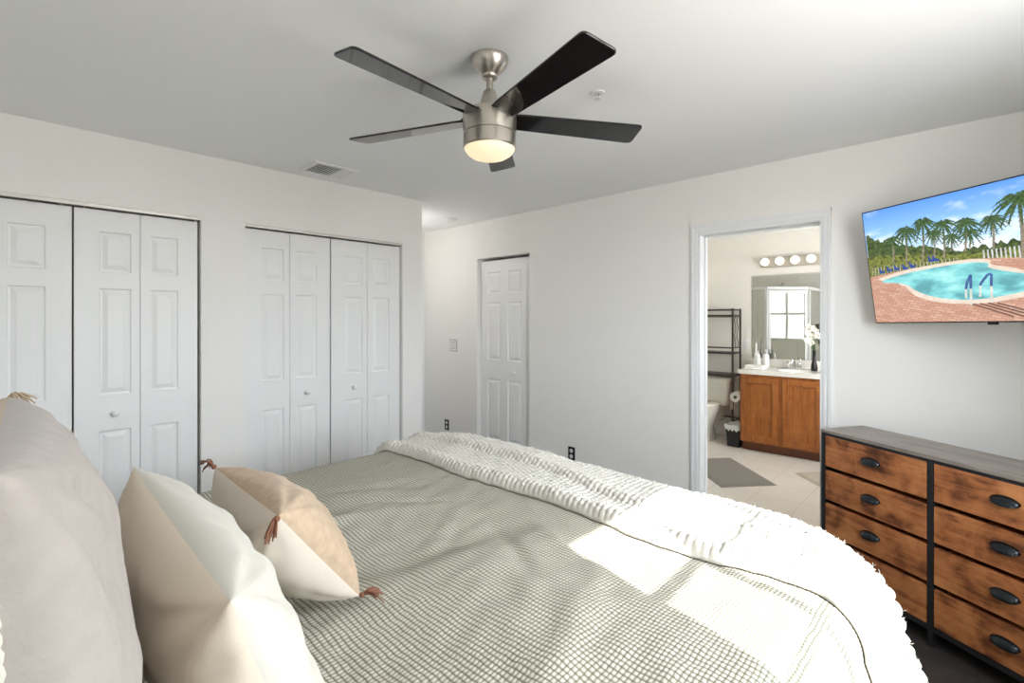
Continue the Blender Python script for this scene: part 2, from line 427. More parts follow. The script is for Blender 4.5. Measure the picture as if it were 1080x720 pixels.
# bathroom casing
def casing(b, y_in, y_out, z0, z1):
    s = 1 if y_out > y_in else -1
    w = abs(y_out-y_in)
    for a0, a1, t in ((0, 0.30, 0.010), (0.30, 0.72, 0.016), (0.72, 1.0, 0.021)):
        y0, y1 = y_in+s*w*a0, y_in+s*w*a1
        b.box(XR-t, XR, min(y0, y1), max(y0, y1), z0, z1)
b = MB()
JZ = 2.025
casing(b, 1.411, 1.474, 0, 2.10); casing(b, 0.685, 0.628, 0, 2.10)
for a0, a1, t in ((0, 0.30, 0.010), (0.30, 0.72, 0.016), (0.72, 1.0, 0.021)):
    b.box(XR-t-0.0005, XR, 0.628+0.057*(1-a1), 1.474-0.063*(1-a1), JZ+0.065*a0+0.005, JZ+0.065*a1+0.010)
# jambs and stop
b.box(XR-0.004, XR+T+0.004, 1.411, 1.424, 0, JZ+0.01); b.box(XR-0.004, XR+T+0.004, 0.672, 0.685, 0, JZ+0.01)
b.box(XR-0.004, XR+T+0.004, 0.685, 1.411, JZ, JZ+0.01)
b.box(XR+0.06, XR+0.075, 1.399, 1.411, 0, JZ); b.box(XR+0.06, XR+0.075, 0.685, 0.697, 0, JZ); b.box(XR+0.06, XR+0.075, 0.685, 1.411, JZ-0.012, JZ)
struct('trim_1', b, M['trim'], bevel=0.002)
# hall end door casing edge
b = MB().box(XC+0.62, XR-0.02, YE-0.018, YE, 0, 2.10); struct('trim_2', b, M['trim'], bevel=0.003)

# ------------------------------------------------------------------ panelled doors
def leaf_mesh(o, ud, nd, w, h, th, rects, z0):
    """o: lower left front corner, ud: along width, nd: outward normal; rects: (a0,a1,b0,b1)"""
    o = Vector(o); ud = Vector(ud); nd = Vector(nd); zd = Vector((0, 0, 1))
    b = MB()
    P = lambda a, c, n=0.0: o + ud*a + zd*c + nd*n
    xs = sorted({0, w} | {r[0] for r in rects} | {r[1] for r in rects})
    zs = sorted({0, h} | {r[2] for r in rects} | {r[3] for r in rects})
    for i in range(len(xs)-1):
        for j in range(len(zs)-1):
            a0, a1, c0, c1 = xs[i], xs[i+1], zs[j], zs[j+1]
            hit = any(abs(r[0]-a0) < 1e-6 and abs(r[1]-a1) < 1e-6 and abs(r[2]-c0) < 1e-6 and abs(r[3]-c1) < 1e-6 for r in rects)
            if not hit:
                b.add([P(a0, c0), P(a1, c0), P(a1, c1), P(a0, c1)], [(0, 1, 2, 3)])
            else:
                loops = [(0, 0), (0.005, -0.010), (0.013, -0.011), (0.036, -0.001)]
                vs = []
                for ins, dep in loops:
                    vs += [P(a0+ins, c0+ins, dep), P(a1-ins, c0+ins, dep), P(a1-ins, c1-ins, dep), P(a0+ins, c1-ins, dep)]
                fs = []
                for k in range(len(loops)-1):
                    for q in range(4):
                        q2 = (q+1) % 4; fs.append((k*4+q, k*4+q2, k*4+4+q2, k*4+4+q))
                n = (len(loops)-1)*4; fs.append((n, n+1, n+2, n+3))
                b.add(vs, fs)
    b.add([P(0, 0), P(w, 0), P(w, h), P(0, h), P(0, 0, -th), P(w, 0, -th), P(w, h, -th), P(0, h, -th)],
          [(4, 7, 6, 5), (0, 4, 5, 1), (1, 5, 6, 2), (2, 6, 7, 3), (3, 7, 4, 0)])
    return b
ZP = [(0.215, 0.825), (1.02, 1.605), (1.695, 1.915)]
DZ = 0.012; DH = 2.018
def knob_mb(c, n):
    return MB().lathe([(0.0085, 0), (0.008, 0.012), (0.012, 0.016), (0.0165, 0.024), (0.0165, 0.031), (0.011, 0.037), (0.001, 0.039)], c, n, 24)
def bifold(name, x0, x1, wide_first, knob_leaf, label):
    """two leaves between x0 and x1, front face at y = YL+0.03"""
    yf = YL+0.03
    d = thing(name, ((x0+x1)/2, yf, 0), label=label, kind='structure')
    w = (x1-x0)/2
    leaves = []
    for k in range(2):
        a = x0+k*w; g = 0.0015
        wide_left = (k == 0)
        r0, r1 = (0.102, w-0.042) if wide_left else (0.042, w-0.102)
        rects = [(r0, r1, z0-DZ, z1-DZ) for z0, z1 in ZP]
        m = leaf_mesh((a+g, yf, DZ), (1, 0, 0), (0, -1, 0), w-2*g, DH, 0.032, rects, DZ)
        o = m.build('door_panel', M['white_door'], d, fixn=True); leaves.append(o)
        if k == knob_leaf:
            kb = knob_mb((a+(r0+r1)/2, yf, 0.917), (0, -1, 0)).build('knob', M['plastic_white'], o, smooth=40)
    return d
m1 = (C1[0]+C1[1])/2
bifold('door_1', C1[0]+0.010, m1-0.003, True, 1, 'white panelled bifold closet door at the left edge, nearest the bed head')
bifold('door_2', m1+0.003, C1[1]-0.012, False, 0, 'white panelled bifold closet door with round knob, left of the bare wall strip')
m2 = 1.641+0.018
bifold('door_3', C2[0]+0.006, m2-0.003, True, 1, 'left bifold door of the closet nearest the hall')
bifold('door_4', m2+0.003, C2[1]-0.010, False, 0, 'right bifold door of the closet nearest the hall')
for i, (x0, x1) in enumerate((C1, C2)):
    b = MB(); b.box(x0, x1, YL+0.012, YL+0.055, OPH-0.018, OPH)
    b.box(x0, x1, YL+0.008, YL+0.014, OPH-0.018, OPH+0.0)
    struct('trim_%d' % (3+i), b, M['track'])
    b = MB()
    for f in (0.02, 0.46, 0.54, 0.98):
        b.tube([(x0+(x1-x0)*f, YL+0.035, DH+DZ-0.003), (x0+(x1-x0)*f, YL+0.035, OPH-0.016)], 0.004, 8)
    struct('trim_%d' % (5+i), b, M['track'])
# narrow hall door in the right wall
d = thing('door_5', (XR+0.05, (D3[0]+D3[1])/2, 0), kind='structure', label='narrow white six-panel door in the right wall')
w3 = D3[1]-D3[0]-0.016
pw = w3
cols = [(pw*0.135, pw*0.40), (pw*0.545, pw*0.81)]
rects = [(a, c, z0-DZ, z1-DZ) for a, c in cols for z0, z1 in ZP]
o = leaf_mesh((XR+0.05, D3[1]-0.006, DZ), (0, -1, 0), (-1, 0, 0), w3, DH, 0.035, rects, DZ).build('door_panel', M['white_door'], d)
knob_mb((XR+0.05, D3[1]-0.006-pw*0.68, 0.91), (-1, 0, 0)).build('knob', M['plastic_white'], o, smooth=40)
b = MB().box(XR+T, XR+T+0.45, D3[0]-0.1, D3[0]-0.02, 0, H); b.box(XR+T, XR+T+0.45, D3[1]+0.02, D3[1]+0.1, 0, H); b.box(XR+T+0.45, XR+T+0.5, D3[0]-0.1, D3[1]+0.1, 0, H); b.box(XR+T, XR+T+0.5, D3[0]-0.1, D3[1]+0.1, H, H+0.05)
struct('wall_linen_closet', b, M['wall'])
b = MB().box(XR+T/2, XR+T+0.5, D3[0]-0.1, D3[1]+0.1, -0.08, 0.0); struct('floor_closet', b, M['floor'])

# ------------------------------------------------------------------ bathroom shell
XB = 6.20; BX0 = XR+T; BY0 = 0.30; BY1 = 2.80
b = MB().box(XR+T/2, XB+0.1, BY0-0.1, BY1+0.1, -0.08, 0.0); struct('floor_bathroom', b, M['bath_tile'])
b = MB().box(BX0, XB+0.1, BY0-0.1, BY1+0.1, H, H+0.1); struct('ceiling_bathroom', b, M['ceiling'])
b = MB().box(XB, XB+0.1, BY0-0.1, BY1+0.1, 0, H); struct('wall_bathroom_back', b, M['bath_wall'])
b = MB().box(BX0, XB, BY1, BY1+0.1, 0, H); struct('wall_bathroom_left', b, M['bath_wall'])
b = MB(); QX = (4.55, 5.45); QZ = (1.05, 2.0)
b.box(BX0, QX[0], BY0-0.1, BY0, 0, H); b.box(QX[1], XB, BY0-0.1, BY0, 0, H); b.box(QX[0], QX[1], BY0-0.1, BY0, 0, QZ[0]); b.box(QX[0], QX[1], BY0-0.1, BY0, QZ[1], H)
struct('wall_bathroom_right', b, M['bath_wall'])
w = thing('window_2', (5.0, BY0-0.05, QZ[0]), kind='structure', label='frosted bathroom window')
b = MB(); g_ = 0.04
b.box(QX[0], QX[0]+g_, BY0-0.07, BY0-0.02, *QZ); b.box(QX[1]-g_, QX[1], BY0-0.07, BY0-0.02, *QZ); b.box(QX[0], QX[1], BY0-0.07, BY0-0.02, QZ[0], QZ[0]+g_); b.box(QX[0], QX[1], BY0-0.07, BY0-0.02, QZ[1]-g_, QZ[1])
b.box(4.985, 5.015, BY0-0.065, BY0-0.025, *QZ); b.box(QX[0], QX[1], BY0-0.065, BY0-0.025, 1.51, 1.54)
b.build('window_frame', M['trim'], w)
MB().box(QX[0], QX[1], BY0-0.06, BY0-0.05, *QZ).build('glowing_frosted_pane', M['frosted'], w)
base('baseboard_bathroom', [(XB-0.013, XB, 1.92, BY1), (4.9, XB, BY1-0.013, BY1)])

# ------------------------------------------------------------------ bed
ZT = 0.765
HX, HY, RB = 0.90, 0.930, 0.115
BCX, BCY = 0.80, 1.235
def wrinkle(x, y):
    v = Vector((x*1.7, y*1.7, 3.1))
    h = 0.016*noise.noise(v) + 0.008*noise.noise(v*2.7) + 0.0045*noise.noise(Vector((x*9+y*4, y*14-x*5, 2.0))) + 0.0025*noise.noise(Vector((x*22, y*26, 5.0)))
    # raised near side, dropping past a soft fold
    s = 1/(1+math.exp((y-1.06-0.06*math.sin(x*3.2))/0.025))
    h += 0.034*s*math.exp(-((x-0.86)/0.34)**2)
    # diagonal creases
    for (px, py, dx, dy, ln, wd, am) in ((1.02, 0.98, 0.5, 0.86, 0.16, 0.022, -0.010), (0.95, 1.22, 0.8, 0.6, 0.25, 0.03, 0.004), (1.15, 0.93, 0.3, 0.95, 0.10, 0.025, 0.007),
                                       (0.7, 1.55, 0.95, -0.3, 0.35, 0.04, 0.010), (0.95, 1.75, 0.9, -0.42, 0.3, 0.035, -0.008), (0.5, 1.75, 0.97, -0.2, 0.3, 0.03, -0.008),
                                       (1.05, 1.5, 0.75, -0.66, 0.2, 0.022, -0.009), (0.8, 0.6, 0.9, 0.35, 0.35, 0.04, 0.008)):
        a = (x-px)*dx+(y-py)*dy; c = -(x-px)*dy+(y-py)*dx
        h += am*math.exp(-(a/ln)**2-(c/wd)**2)
    return h
def bed_point(u, v, off=0.0, hfun=wrinkle):
    """unfolded sheet coordinates (metres from the bed centre) to the draped surface"""
    RC = 0.20                                    # plan radius of the mattress corners
    sv = 1 if v >= 0 else -1
    a, c = u-(HX-RC), abs(v)-(HY-RC)
    if a > 0 and c > 0:
        r_ = math.hypot(a, c); da, dc = a/r_, c/r_*sv; e = max(0.0, r_-RC)
        m_ = min(r_, RC); cu, cv = HX-RC+da*m_, (HY-RC)*sv+dc*m_
    elif a > RC: cu, cv, da, dc, e = HX, v, 1.0, 0.0, a-RC
    elif c > RC: cu, cv, da, dc, e = u, HY*sv, 0.0, sv*1.0, c-RC
    else: cu, cv, da, dc, e = u, v, 0, 0, 0.0
    x, y = BCX+cu, BCY+cv
    if e < 1e-9:
        return Vector((x, y, ZT+hfun(x, y)+off))
    ph = min(e/RB, PI/2)
    drop = RB*(1-math.cos(ph)) + max(0, e-RB*PI/2)
    out = RB*math.sin(ph)
    over = max(0, e-RB*PI/2)
    tang = (v if abs(da) > abs(dc) else u)
    out += 0.018*min(1, over/0.2)*math.sin(tang*9.0+1.3) + 0.34*over*max(0.0, -dc)
    k = math.cos(ph)
    return Vector((x+da*(out+off*math.sin(ph)), y+dc*(out+off*math.sin(ph)), ZT+hfun(x, y)*max(k, 0.15)-drop+off*k))
bed = thing('bed', (0.75, BCY, 0), label='large bed under a sage waffle bedspread', cat='bed')
MB().box(-0.24, 1.62, 0.40, 2.04, 0.10, 0.32).build('bed_frame', M['headboard'], bed, bevel=0.01)
for x in (-0.2, 1.54):
    for y in (0.46, 1.92): MB().box(x, x+0.06, y, y+0.06, 0.0, 0.10).build('leg', M['black_metal'], bed, bevel=0.004)
mo = round_corners([(-0.26, 0.32), (1.725, 0.32), (1.725, 2.14), (-0.26, 2.14)], [0.06, 0.22, 0.22, 0.06])
b = MB().prism(mo, 0.32, ZT-0.085, lambda p, q, t: (p, q, t)); b.build('mattress', M['mattress'], bed, bevel=0.04, seg=4)
b = MB().box(-0.36, -0.27, 0.2, 2.18, 0.0, 1.18); b.build('headboard', M['headboard'], bed, bevel=0.03, seg=4)

def sheet(u0f, u1, v0, v1, nu, nv, fn):
    P = []; UV = []
    for i in range(nu):
        for j in range(nv):
            v = v0+(v1-v0)*j/(nv-1)
            ua = u0f(v); u = ua+(u1-ua)*i/(nu-1)
            p, uv = fn(u, v, i/(nu-1), ua)
            P.append(p); UV.append(uv)
    return P, UV
P, UV = sheet(lambda v: -1.03, HX+RB*1.57+0.42, -(HY+RB*1.57+0.42), HY+RB*1.57+0.42, 190, 250, lambda u, v, t, ua: (bed_point(u, v), (u, v)))
b = MB().grid(P, 190, 250)
bs = b.build('bedspread', M['waffle'], None, fixn=False, smooth=180, uv=UV)
tag(bs, 'sage and cream waffle-weave bedspread covering the bed', 'bedspread')
md = bs.modifiers.new('thickness', 'SOLIDIFY'); md.thickness = 0.008; md.offset = -1

# chunky knitted throw across the foot
def hem(v):
    return 0.545 + 0.03/(1+math.exp((v+0.60)/0.10)) + 0.020*math.sin(v*2.6+0.6) + 0.012*math.sin(v*7.0+2) - 0.05*max(0, (v-0.75))
def throw_fn(u, v, t, ua):
    s = (u-ua)
    row = math.floor(v/0.024)
    rib = abs(math.sin(PI*v/0.024))
    bead = abs(math.sin(PI*(u/0.021+0.5*(row % 2))))
    k = 0.012*rib**0.7*(0.4+0.6*bead**0.8)
    lay = 0.016*(1-math.exp(-s/0.012))
    # rolled hem, then a second folded layer
    roll = 0.013*math.exp(-((s-0.035)/0.030)**2)
    fold_pos = 0.185+0.035*math.sin(v*2.0+0.4)+0.02*math.sin(v*5.1)
    amt = 0.5+0.5*math.tanh((0.9-v)*3)
    lay += 0.018*(0.5+0.5*math.tanh((s-fold_pos)/0.010))*(0.75+0.25*math.sin(v*3.3))
    roll += 0.012*math.exp(-((s-fold_pos-0.03)/0.028)**2)
    big = 0.010*noise.noise(Vector((u*3.0, v*2.2, 9.0)))*min(1, s/0.08)
    n = 0.0022*noise.noise(Vector((u*70, v*70, 1.0)))
    return bed_point(u, v, 0.003+0.007*(1-math.exp(-s/0.012))+lay*(1-math.exp(-s/0.004))+roll*(1-math.exp(-s/0.006))+max(0, big)+(k+n)*(1-math.exp(-s/0.010))), (u, v)
NU, NV = 230, 700
VT0, VT1 = -(HY+RB*1.57+0.40), HY+RB*1.57+0.30
P, UV = sheet(hem, HX+RB*1.57+0.34, VT0, VT1, NU, NV, throw_fn)
b = MB().grid(P, NU, NV)
tb = b.build('throw_blanket', M['knit'], None, fixn=False, smooth=180, uv=UV)
tag(tb, 'cream chunky knit throw laid across the foot of the bed', 'throw')
md = tb.modifiers.new('thickness', 'SOLIDIFY'); md.thickness = 0.003; md.offset = 1
# loose wool fuzz along the knit
b = MB()
rnd = random.Random(3)
for k in range(4200):
    v = rnd.uniform(VT0+0.05, VT1-0.3); u = hem(v)+rnd.uniform(0.10, 0.66)
    p = throw_fn(u, v, 0, hem(v))[0]
    q = throw_fn(u+0.004, v, 0, hem(v))[0]; r = throw_fn(u, v+0.004, 0, hem(v))[0]
    n = (q-p).cross(r-p).normalized()
    d = (n + Vector((rnd.uniform(-1, 1), rnd.uniform(-1, 1), rnd.uniform(-0.6, 0.6)))*0.9).normalized()
    L = rnd.uniform(0.007, 0.017)
    e = Vector((rnd.uniform(-1, 1), rnd.uniform(-1, 1), rnd.uniform(-1, 1)))*0.004
    b.tube([p-n*0.002, p+d*L*0.55+e, p+d*L], [0.0008, 0.0007, 0.0004], 3)
fz = b.build('wool_fuzz', M['knit'], tb, fixn=False, smooth=180); fz['kind'] = 'stuff'

# ------------------------------------------------------------------ pillows
def pillow(label, A, B, Cn, T1, T0, mf, mbk, group, inset=0.07, seed=1, cat='pillow', wr=0.006, name='throw_pillow', pw=0.42):
    """A far top corner, B near top corner, Cn near bottom corner; T1/T0 front/back half thickness"""
    A, B, Cn = Vector(A), Vector(B), Vector(Cn)
    eu, ev = A-B, Cn-B
    n = ev.cross(eu).normalized()
    if n.x < 0: n = -n
    base_c = B+eu*0.5+ev
    root = thing(name, base_c, label=label, cat=cat, group=group)
    G = 49
    def pt(U, V, T):
        Ui = U*(1-inset*(1-V*V)*U*U); Vi = V*(1-inset*(1-U*U)*V*V)
        p = B+eu*(0.5+0.5*Ui)+ev*(0.5+0.5*Vi)
        f = max(0, (1-U*U)*(1-V*V))
        h = T*f**pw
        w = wr*noise.noise(Vector((U*2.6+seed*7, V*2.6, seed)))*f**0.35
        w += wr*0.8*noise.noise(Vector((U*6+seed*3, V*6, seed+5)))*f**0.35*(1-f*0.6)
        # creases fanning in from the corners
        for su in (-1, 1):
            for sv in (-1, 1):
                dx, dy = 1-su*U, 1-sv*V; r = math.hypot(dx, dy)
                if r < 1.2 and r > 1e-4:
                    an = math.atan2(dy, dx); w += wr*0.8*math.sin(an*12+seed+su*2+sv)*math.exp(-((r-0.4)/0.3)**2)*f**0.3
        return p+n*(h+(w if T > 0 else -w))
    lin = [math.sin(PI/2*(-1+2*i/(G-1))) for i in range(G)]
    for T, nm, m, fl in ((T1, 'front_panel', mf, True), (-T0, 'back_panel', mbk, False)):
        P = [pt(U, V, T) for U in lin for V in lin]
        MB().grid(P, G, G, flip=fl).build(nm, m, root, fixn=False, smooth=180)
    edge = []
    def E(U, V):
        return pt(U, V, 1e-5)
    return root, E, n
PG = 'scatter pillows at the head of the bed'
# big oatmeal pillow
r1, E1, n1 = pillow('big oatmeal linen pillow at the left edge, nearest the camera', (0.002, 1.16, 1.310), (-0.012, 0.46, 1.340), (0.018, 0.46, 0.815), 0.094, 0.09,
                M['linen_rose'], M['linen_tan'], PG, 0.035, 1, wr=0.011, pw=0.30)
def edge_trim(E, n, root, mat, amp, r, name='edge_trim', sides=((-1, -1, -1, 1),)):
    b = MB()
    for (ua, va, ub, vb) in sides:
        pts = []
        K = 220
        for i in range(K+1):
            t = i/K; t = 0.5-0.5*math.cos(PI*t); p = E(ua+(ub-ua)*t, va+(vb-va)*t)
            pts.append(p+n*amp*math.sin(i*1.7)+Vector((0, 0, 1))*amp*0.6*math.cos(i*2.3))
        b.tube(pts, r, 6)
    return b.build(name, mat, root, fixn=False, smooth=180)
edge_trim(E1, n1, r1, M['cotton_cream'], 0.0008, 0.0040)
def tassel(E, U, V, root, mat, L=0.05, dirv=None, seed=0):
    p = E(U, V); c = E(0, 0)
    d = dirv if dirv is not None else (p-c).normalized()
    d = Vector(d).normalized()
    rnd = random.Random(seed); b = MB()
    b.lathe([(0.001, -0.006), (0.005, -0.003), (0.006, 0.0), (0.005, 0.004), (0.001, 0.006)], p+d*0.006, d, 10)
    for k in range(16):
        o = Vector((rnd.uniform(-1, 1), rnd.uniform(-1, 1), rnd.uniform(-1, 1)))
        l = L*rnd.uniform(0.7, 1.05)
        g = Vector((0, 0, -1))*l*0.35
        b.tube([p+d*0.006, p+d*l*0.45+o*0.005+Vector((0, 0, 0.004)), p+d*l*0.8+o*0.010+g*0.4, p+d*l*0.95+o*0.012+g], [0.0018, 0.0017, 0.0015, 0.0012], 5)
    return b.build('tassel', mat, root, fixn=False, smooth=180)
tassel(E1, 1, -1, r1, M['linen_tan'], 0.032, (0.7, -0.5, -0.1), 4)
# cream and beige long pillow
r2, E2, n2 = pillow('long cream pillow with a beige back, between the oatmeal and tan pillows', (0.175, 1.20, 1.147), (0.168, 0.582, 1.135), (0.280, 0.570, 0.800), 0.088, 0.100,
                M['cotton_cream'], M['cotton_beige'], PG, 0.07, 2, wr=0.012)
# small tan pillow with tassels
r3, E3, n3 = pillow('small tan textured pillow with rust tassels, leaning on the cream pillow', (0.345, 1.307, 1.085), (0.335, 0.895, 1.090), (0.552, 1.007, 0.815), 0.085, 0.108,
                M['tan_textured'], M['cotton_pale'], PG, 0.09, 3, wr=0.010)
tassel(E3, 1, -1, r3, M['tassel'], 0.055, (-0.3, 0.9, 0.35), 1)
tassel(E3, -1, -1, r3, M['tassel'], 0.042, (-0.55, -0.45, -0.35), 2)
tassel(E3, -1, 1, r3, M['tassel'], 0.050, (0.7, -0.35, 0.1), 3)
tassel(E3, 1, 1, r3, M['tassel'], 0.050, (0.7, 0.5, 0.0), 5)

# ------------------------------------------------------------------ ceiling fan
FX, FY = 1.290, 1.357
fan = thing('ceiling_fan', (FX, FY, H), label='ceiling fan with five glossy black blades and a lit dome', cat='ceiling fan')
c0 = (FX, FY, 0)
MB().lathe([(0.026, 2.362), (0.031, 2.365), (0.033, 2.372), (0.031, 2.376), (0.050, 2.393), (0.066, 2.414), (0.073, 2.431), (0.073, 2.440)], c0).build('canopy', M['steel'], fan, smooth=40)
MB().lathe([(0.0125, 2.25), (0.0125, 2.38)], c0).build('downrod', M['steel'], fan, smooth=40)
MB().lathe([(0.044, 2.226), (0.040, 2.250), (0.030, 2.292), (0.024, 2.312), (0.020, 2.316), (0.012, 2.317)], c0).build('coupling_cover', M['steel'], fan, smooth=50)
MB().lathe([(0.02, 2.230), (0.094, 2.230), (0.101, 2.226), (0.1035, 2.219), (0.103, 2.19), (0.101, 2.149), (0.097, 2.147), (0.097, 2.143), (0.101, 2.141), (0.102, 2.096), (0.098, 2.092), (0.02, 2.092)], c0, seg=56).build('motor_housing', M['steel'], fan, smooth=40)
MB().lathe([(0.0975, 2.094), (0.096, 2.088), (0.086, 2.074), (0.066, 2.061), (0.035, 2.053), (0.001, 2.051)], c0, seg=48).build('light_dome', M['fan_light'], fan, smooth=60)
zb = 2.207
for az in (84, 12, 156, 228, 300):
    a = math.radians(43.811) - PI/2 + math.radians(az+2.4)     # azimuth measured from the camera's right
    d = Vector((math.cos(a), math.sin(a), 0)); l = Vector((-math.sin(a), math.cos(a), 0))
    pit = math.radians(11)
    lw = l*math.cos(pit) - Vector((0, 0, 1))*math.sin(pit)
    nn = d.cross(lw)
    poly_ = round_corners([(0.080, -0.044), (0.130, -0.050), (0.621, -0.066), (0.630, 0.064), (0.130, 0.050), (0.080, 0.044)], [0, 0, 0.022, 0.026, 0, 0])
    o3 = Vector((FX, FY, zb))
    bl = MB().prism(poly_, -0.004, 0.004, lambda p, q, t: o3+d*p+lw*q+nn*t).build('blade', M['blade'], fan, bevel=0.0025)
    br = MB().prism([(0.06, -0.030), (0.10, -0.036), (0.115, -0.020), (0.115, 0.020), (0.10, 0.036), (0.06, 0.030)], 0.003, 0.012, lambda p, q, t: o3+d*p+lw*q+nn*t)
    br.build('blade_bracket', M['blade'], bl)

# ------------------------------------------------------------------ ceiling fittings
v = thing('ceiling_vent', (1.505, 3.15, H), label='white louvred air vent in the ceiling above the closets', cat='vent')
x0, x1, y0, y1 = 1.355, 1.655, 3.02, 3.29
b = MB(); f = 0.03
b.box(x0, x1, y0, y0+f, H-0.010, H); b.box(x0, x1, y1-f, y1, H-0.010, H); b.box(x0, x0+f, y0+f, y1-f, H-0.010, H); b.box(x1-f, x1, y0+f, y1-f, H-0.010, H)
b.build('vent_frame', M['plastic_white'], v, bevel=0.003)
MB().box(x0+0.02, x1-0.02, y0+0.02, y1-0.02, H-0.0025, H-0.001).build('backing', M['dark'], v)  # black sheet in place of the shade inside the duct
b = MB()
n = 12
for i in range(n):
    x = x0+f+0.010+(x1-x0-2*f-0.02)*i/(n-1)
    b.box(x-0.0022, x+0.0022, y0+f, y1-f, H-0.009, H-0.003)
b.box(x1-f-0.075, x1-f, y0+f, y1-f, H-0.008, H-0.003)
b.build('louvre', M['plastic_white'], v)
sx, sy = 1.816, 1.218
s = thing('fire_sprinkler', (sx, sy, H), label='small chrome sprinkler head on the ceiling, right of the fan', cat='sprinkler')
MB().lathe([(0.034, 0), (0.032, -0.003), (0.020, -0.005), (0.018, -0.003), (0.010, -0.003)], (sx, sy, H), seg=24).build('escutcheon', M['plastic_white'], s, smooth=40)
MB().lathe([(0.009, 0), (0.009, -0.009), (0.005, -0.012), (0.005, -0.016)], (sx, sy, H), seg=16).build('nozzle', M['chrome'], s, smooth=40)
b = MB()
b.tube([(sx+0.008, sy, H-0.010), (sx+0.011, sy, H-0.016), (sx+0.008, sy, H-0.024), (sx, sy, H-0.027), (sx-0.008, sy, H-0.024), (sx-0.011, sy, H-0.016), (sx-0.008, sy, H-0.010)], 0.0018, 8)
b.build('yoke_arm', M['chrome'], s, smooth=60)
b = MB().lathe([(0.004, -0.026), (0.014, -0.027), (0.014, -0.029), (0.003, -0.031)], (sx, sy, H), seg=20); b.build('deflector', M['chrome'], s, smooth=40)
s = thing('smoke_detector', (3.08, 3.80, H), label='round white smoke detector on the hall ceiling', cat='smoke detector')
MB().lathe([(0.062, 0), (0.062, -0.010), (0.056, -0.012)], (3.08, 3.80, H)).build('mounting_plate', M['plastic_white'], s, smooth=40)
MB().lathe([(0.055, -0.011), (0.055, -0.022), (0.048, -0.034), (0.020, -0.038), (0.001, -0.038)], (3.08, 3.80, H)).build('body', M['plastic_white'], s, smooth=40)
hlx, hly = 2.72, 4.12  # lamp out of view, added to brighten the hall ceiling
s = thing('unseen_hall_pendant', (hlx, hly, H), label='unseen short pendant light added around the hall corner to brighten the ceiling', cat='ceiling light')
MB().lathe([(0.06, 0), (0.06, -0.015), (0.012, -0.02), (0.012, -0.33)], (hlx, hly, H)).build('stem', M['steel'], s, smooth=40)
MB().lathe([(0.012, -0.32), (0.05, -0.325), (0.085, -0.36), (0.085, -0.40), (0.05, -0.43), (0.001, -0.44)], (hlx, hly, H)).build('glass_globe', M['hall_light'], s, smooth=60)

# ------------------------------------------------------------------ wall plates (right wall, facing -X)
def outlet(y, z, label, group):
    o = thing('wall_outlet', (XR, y, z), label=label, cat='outlet', group=group)
    MB().box(XR-0.006, XR, y-0.036, y+0.036, z-0.058, z+0.058).build('cover_plate', M['plastic_black'], o, bevel=0.003)
    for dz in (-0.024, 0.024):
        r = MB().lathe([(0.0165, 0), (0.0165, 0.003), (0.015, 0.004)], (XR-0.006, y, z+dz), (-1, 0, 0), 20).build('receptacle', M['plastic_white'], o, smooth=30)
        b = MB()
        for q in (-0.006, 0.006): b.box(XR-0.0108, XR-0.0098, y+q-0.0012, y+q+0.0012, z+dz-0.004, z+dz+0.006)
        b.build('slot', M['plastic_black'], r)
    return o
outlet(2.539, 0.273, 'black wall outlet between the narrow door and the bathroom doorway', 'black outlets on the right wall')
outlet(4.256, 0.262, 'black wall outlet in the hall, left of the narrow door', 'black outlets on the right wall')
y, z = 4.148, 1.148
o = thing('light_switch', (XR, y, z), label='white double light switch on the hall wall left of the narrow door', cat='light switch')
MB().box(XR-0.006, XR, y-0.058, y+0.058, z-0.058, z+0.058).build('cover_plate', M['plastic_white'], o, bevel=0.003)
MB().box(XR-0.0012, XR, y-0.064, y+0.064, z-0.064, z+0.064).build('plate_outline', M['outline_grey'], o)  # thin grey outline around the white plate
for q in (-0.023, 0.023):
    MB().box(XR-0.0068, XR-0.0055, y+q-0.0185, y+q+0.0185, z-0.036, z+0.036).build('rocker_surround', M['outline_grey'], o)
    MB().box(XR-0.0095, XR-0.006, y+q-0.0155, y+q+0.0155, z-0.033, z+0.033).build('rocker', M['plastic_white'], o, bevel=0.001)

# ------------------------------------------------------------------ dresser
DA = math.atan2(-0.859, -0.511)         # local x runs along the front, left to right in the picture
DO = Vector((3.083, 0.618, 0))
dr = thing('dresser', DO, DA, label='rustic brown eight-drawer dresser with black frame, angled across the corner', cat='dresser')
DW = 1.085; DD = 0.295; DT = 0.84
# local: x along width, +y towards the room?  front normal = (-0.859, 0.511) rotated -> local -y or +y
fn = Vector((-0.859, 0.511, 0)); ly = Matrix.Rotation(DA, 3, 'Z') @ Vector((0, 1, 0))
SG = 1 if ly.dot(fn) > 0 else -1       # outward side of the front in local y
def lb(b, x0, x1, n0, n1, z0, z1):
    """box with n measured outward from the front plane"""
    ya, yb = sorted((SG*n0, SG*n1)); return b.box(x0, x1, ya, yb, z0, z1)
b = lb(MB(), 0, DW, -DD, 0.004, DT-0.016, DT); b.build('top', M['top_wood'], dr, local=True, bevel=0.0015)
b = MB(); p = 0.022
for x in (0, DW/2-p/2, DW-p):
    for n in ((-p, 0), (-DD, -DD+p)): lb(b, x, x+p, n[0], n[1], 0.0, DT-0.016)
for z in (0.07, DT-0.016-p):
    for n in ((-p, -0.002), (-DD, -DD+p)): lb(b, p, DW-p, n[0], n[1], z, z+p)
    for x in (0, DW/2-p/2, DW-p): lb(b, x, x+p, -DD+p, -p, z, z+p)
b.build('frame', M['black_metal'], dr, local=True, bevel=0.0015)
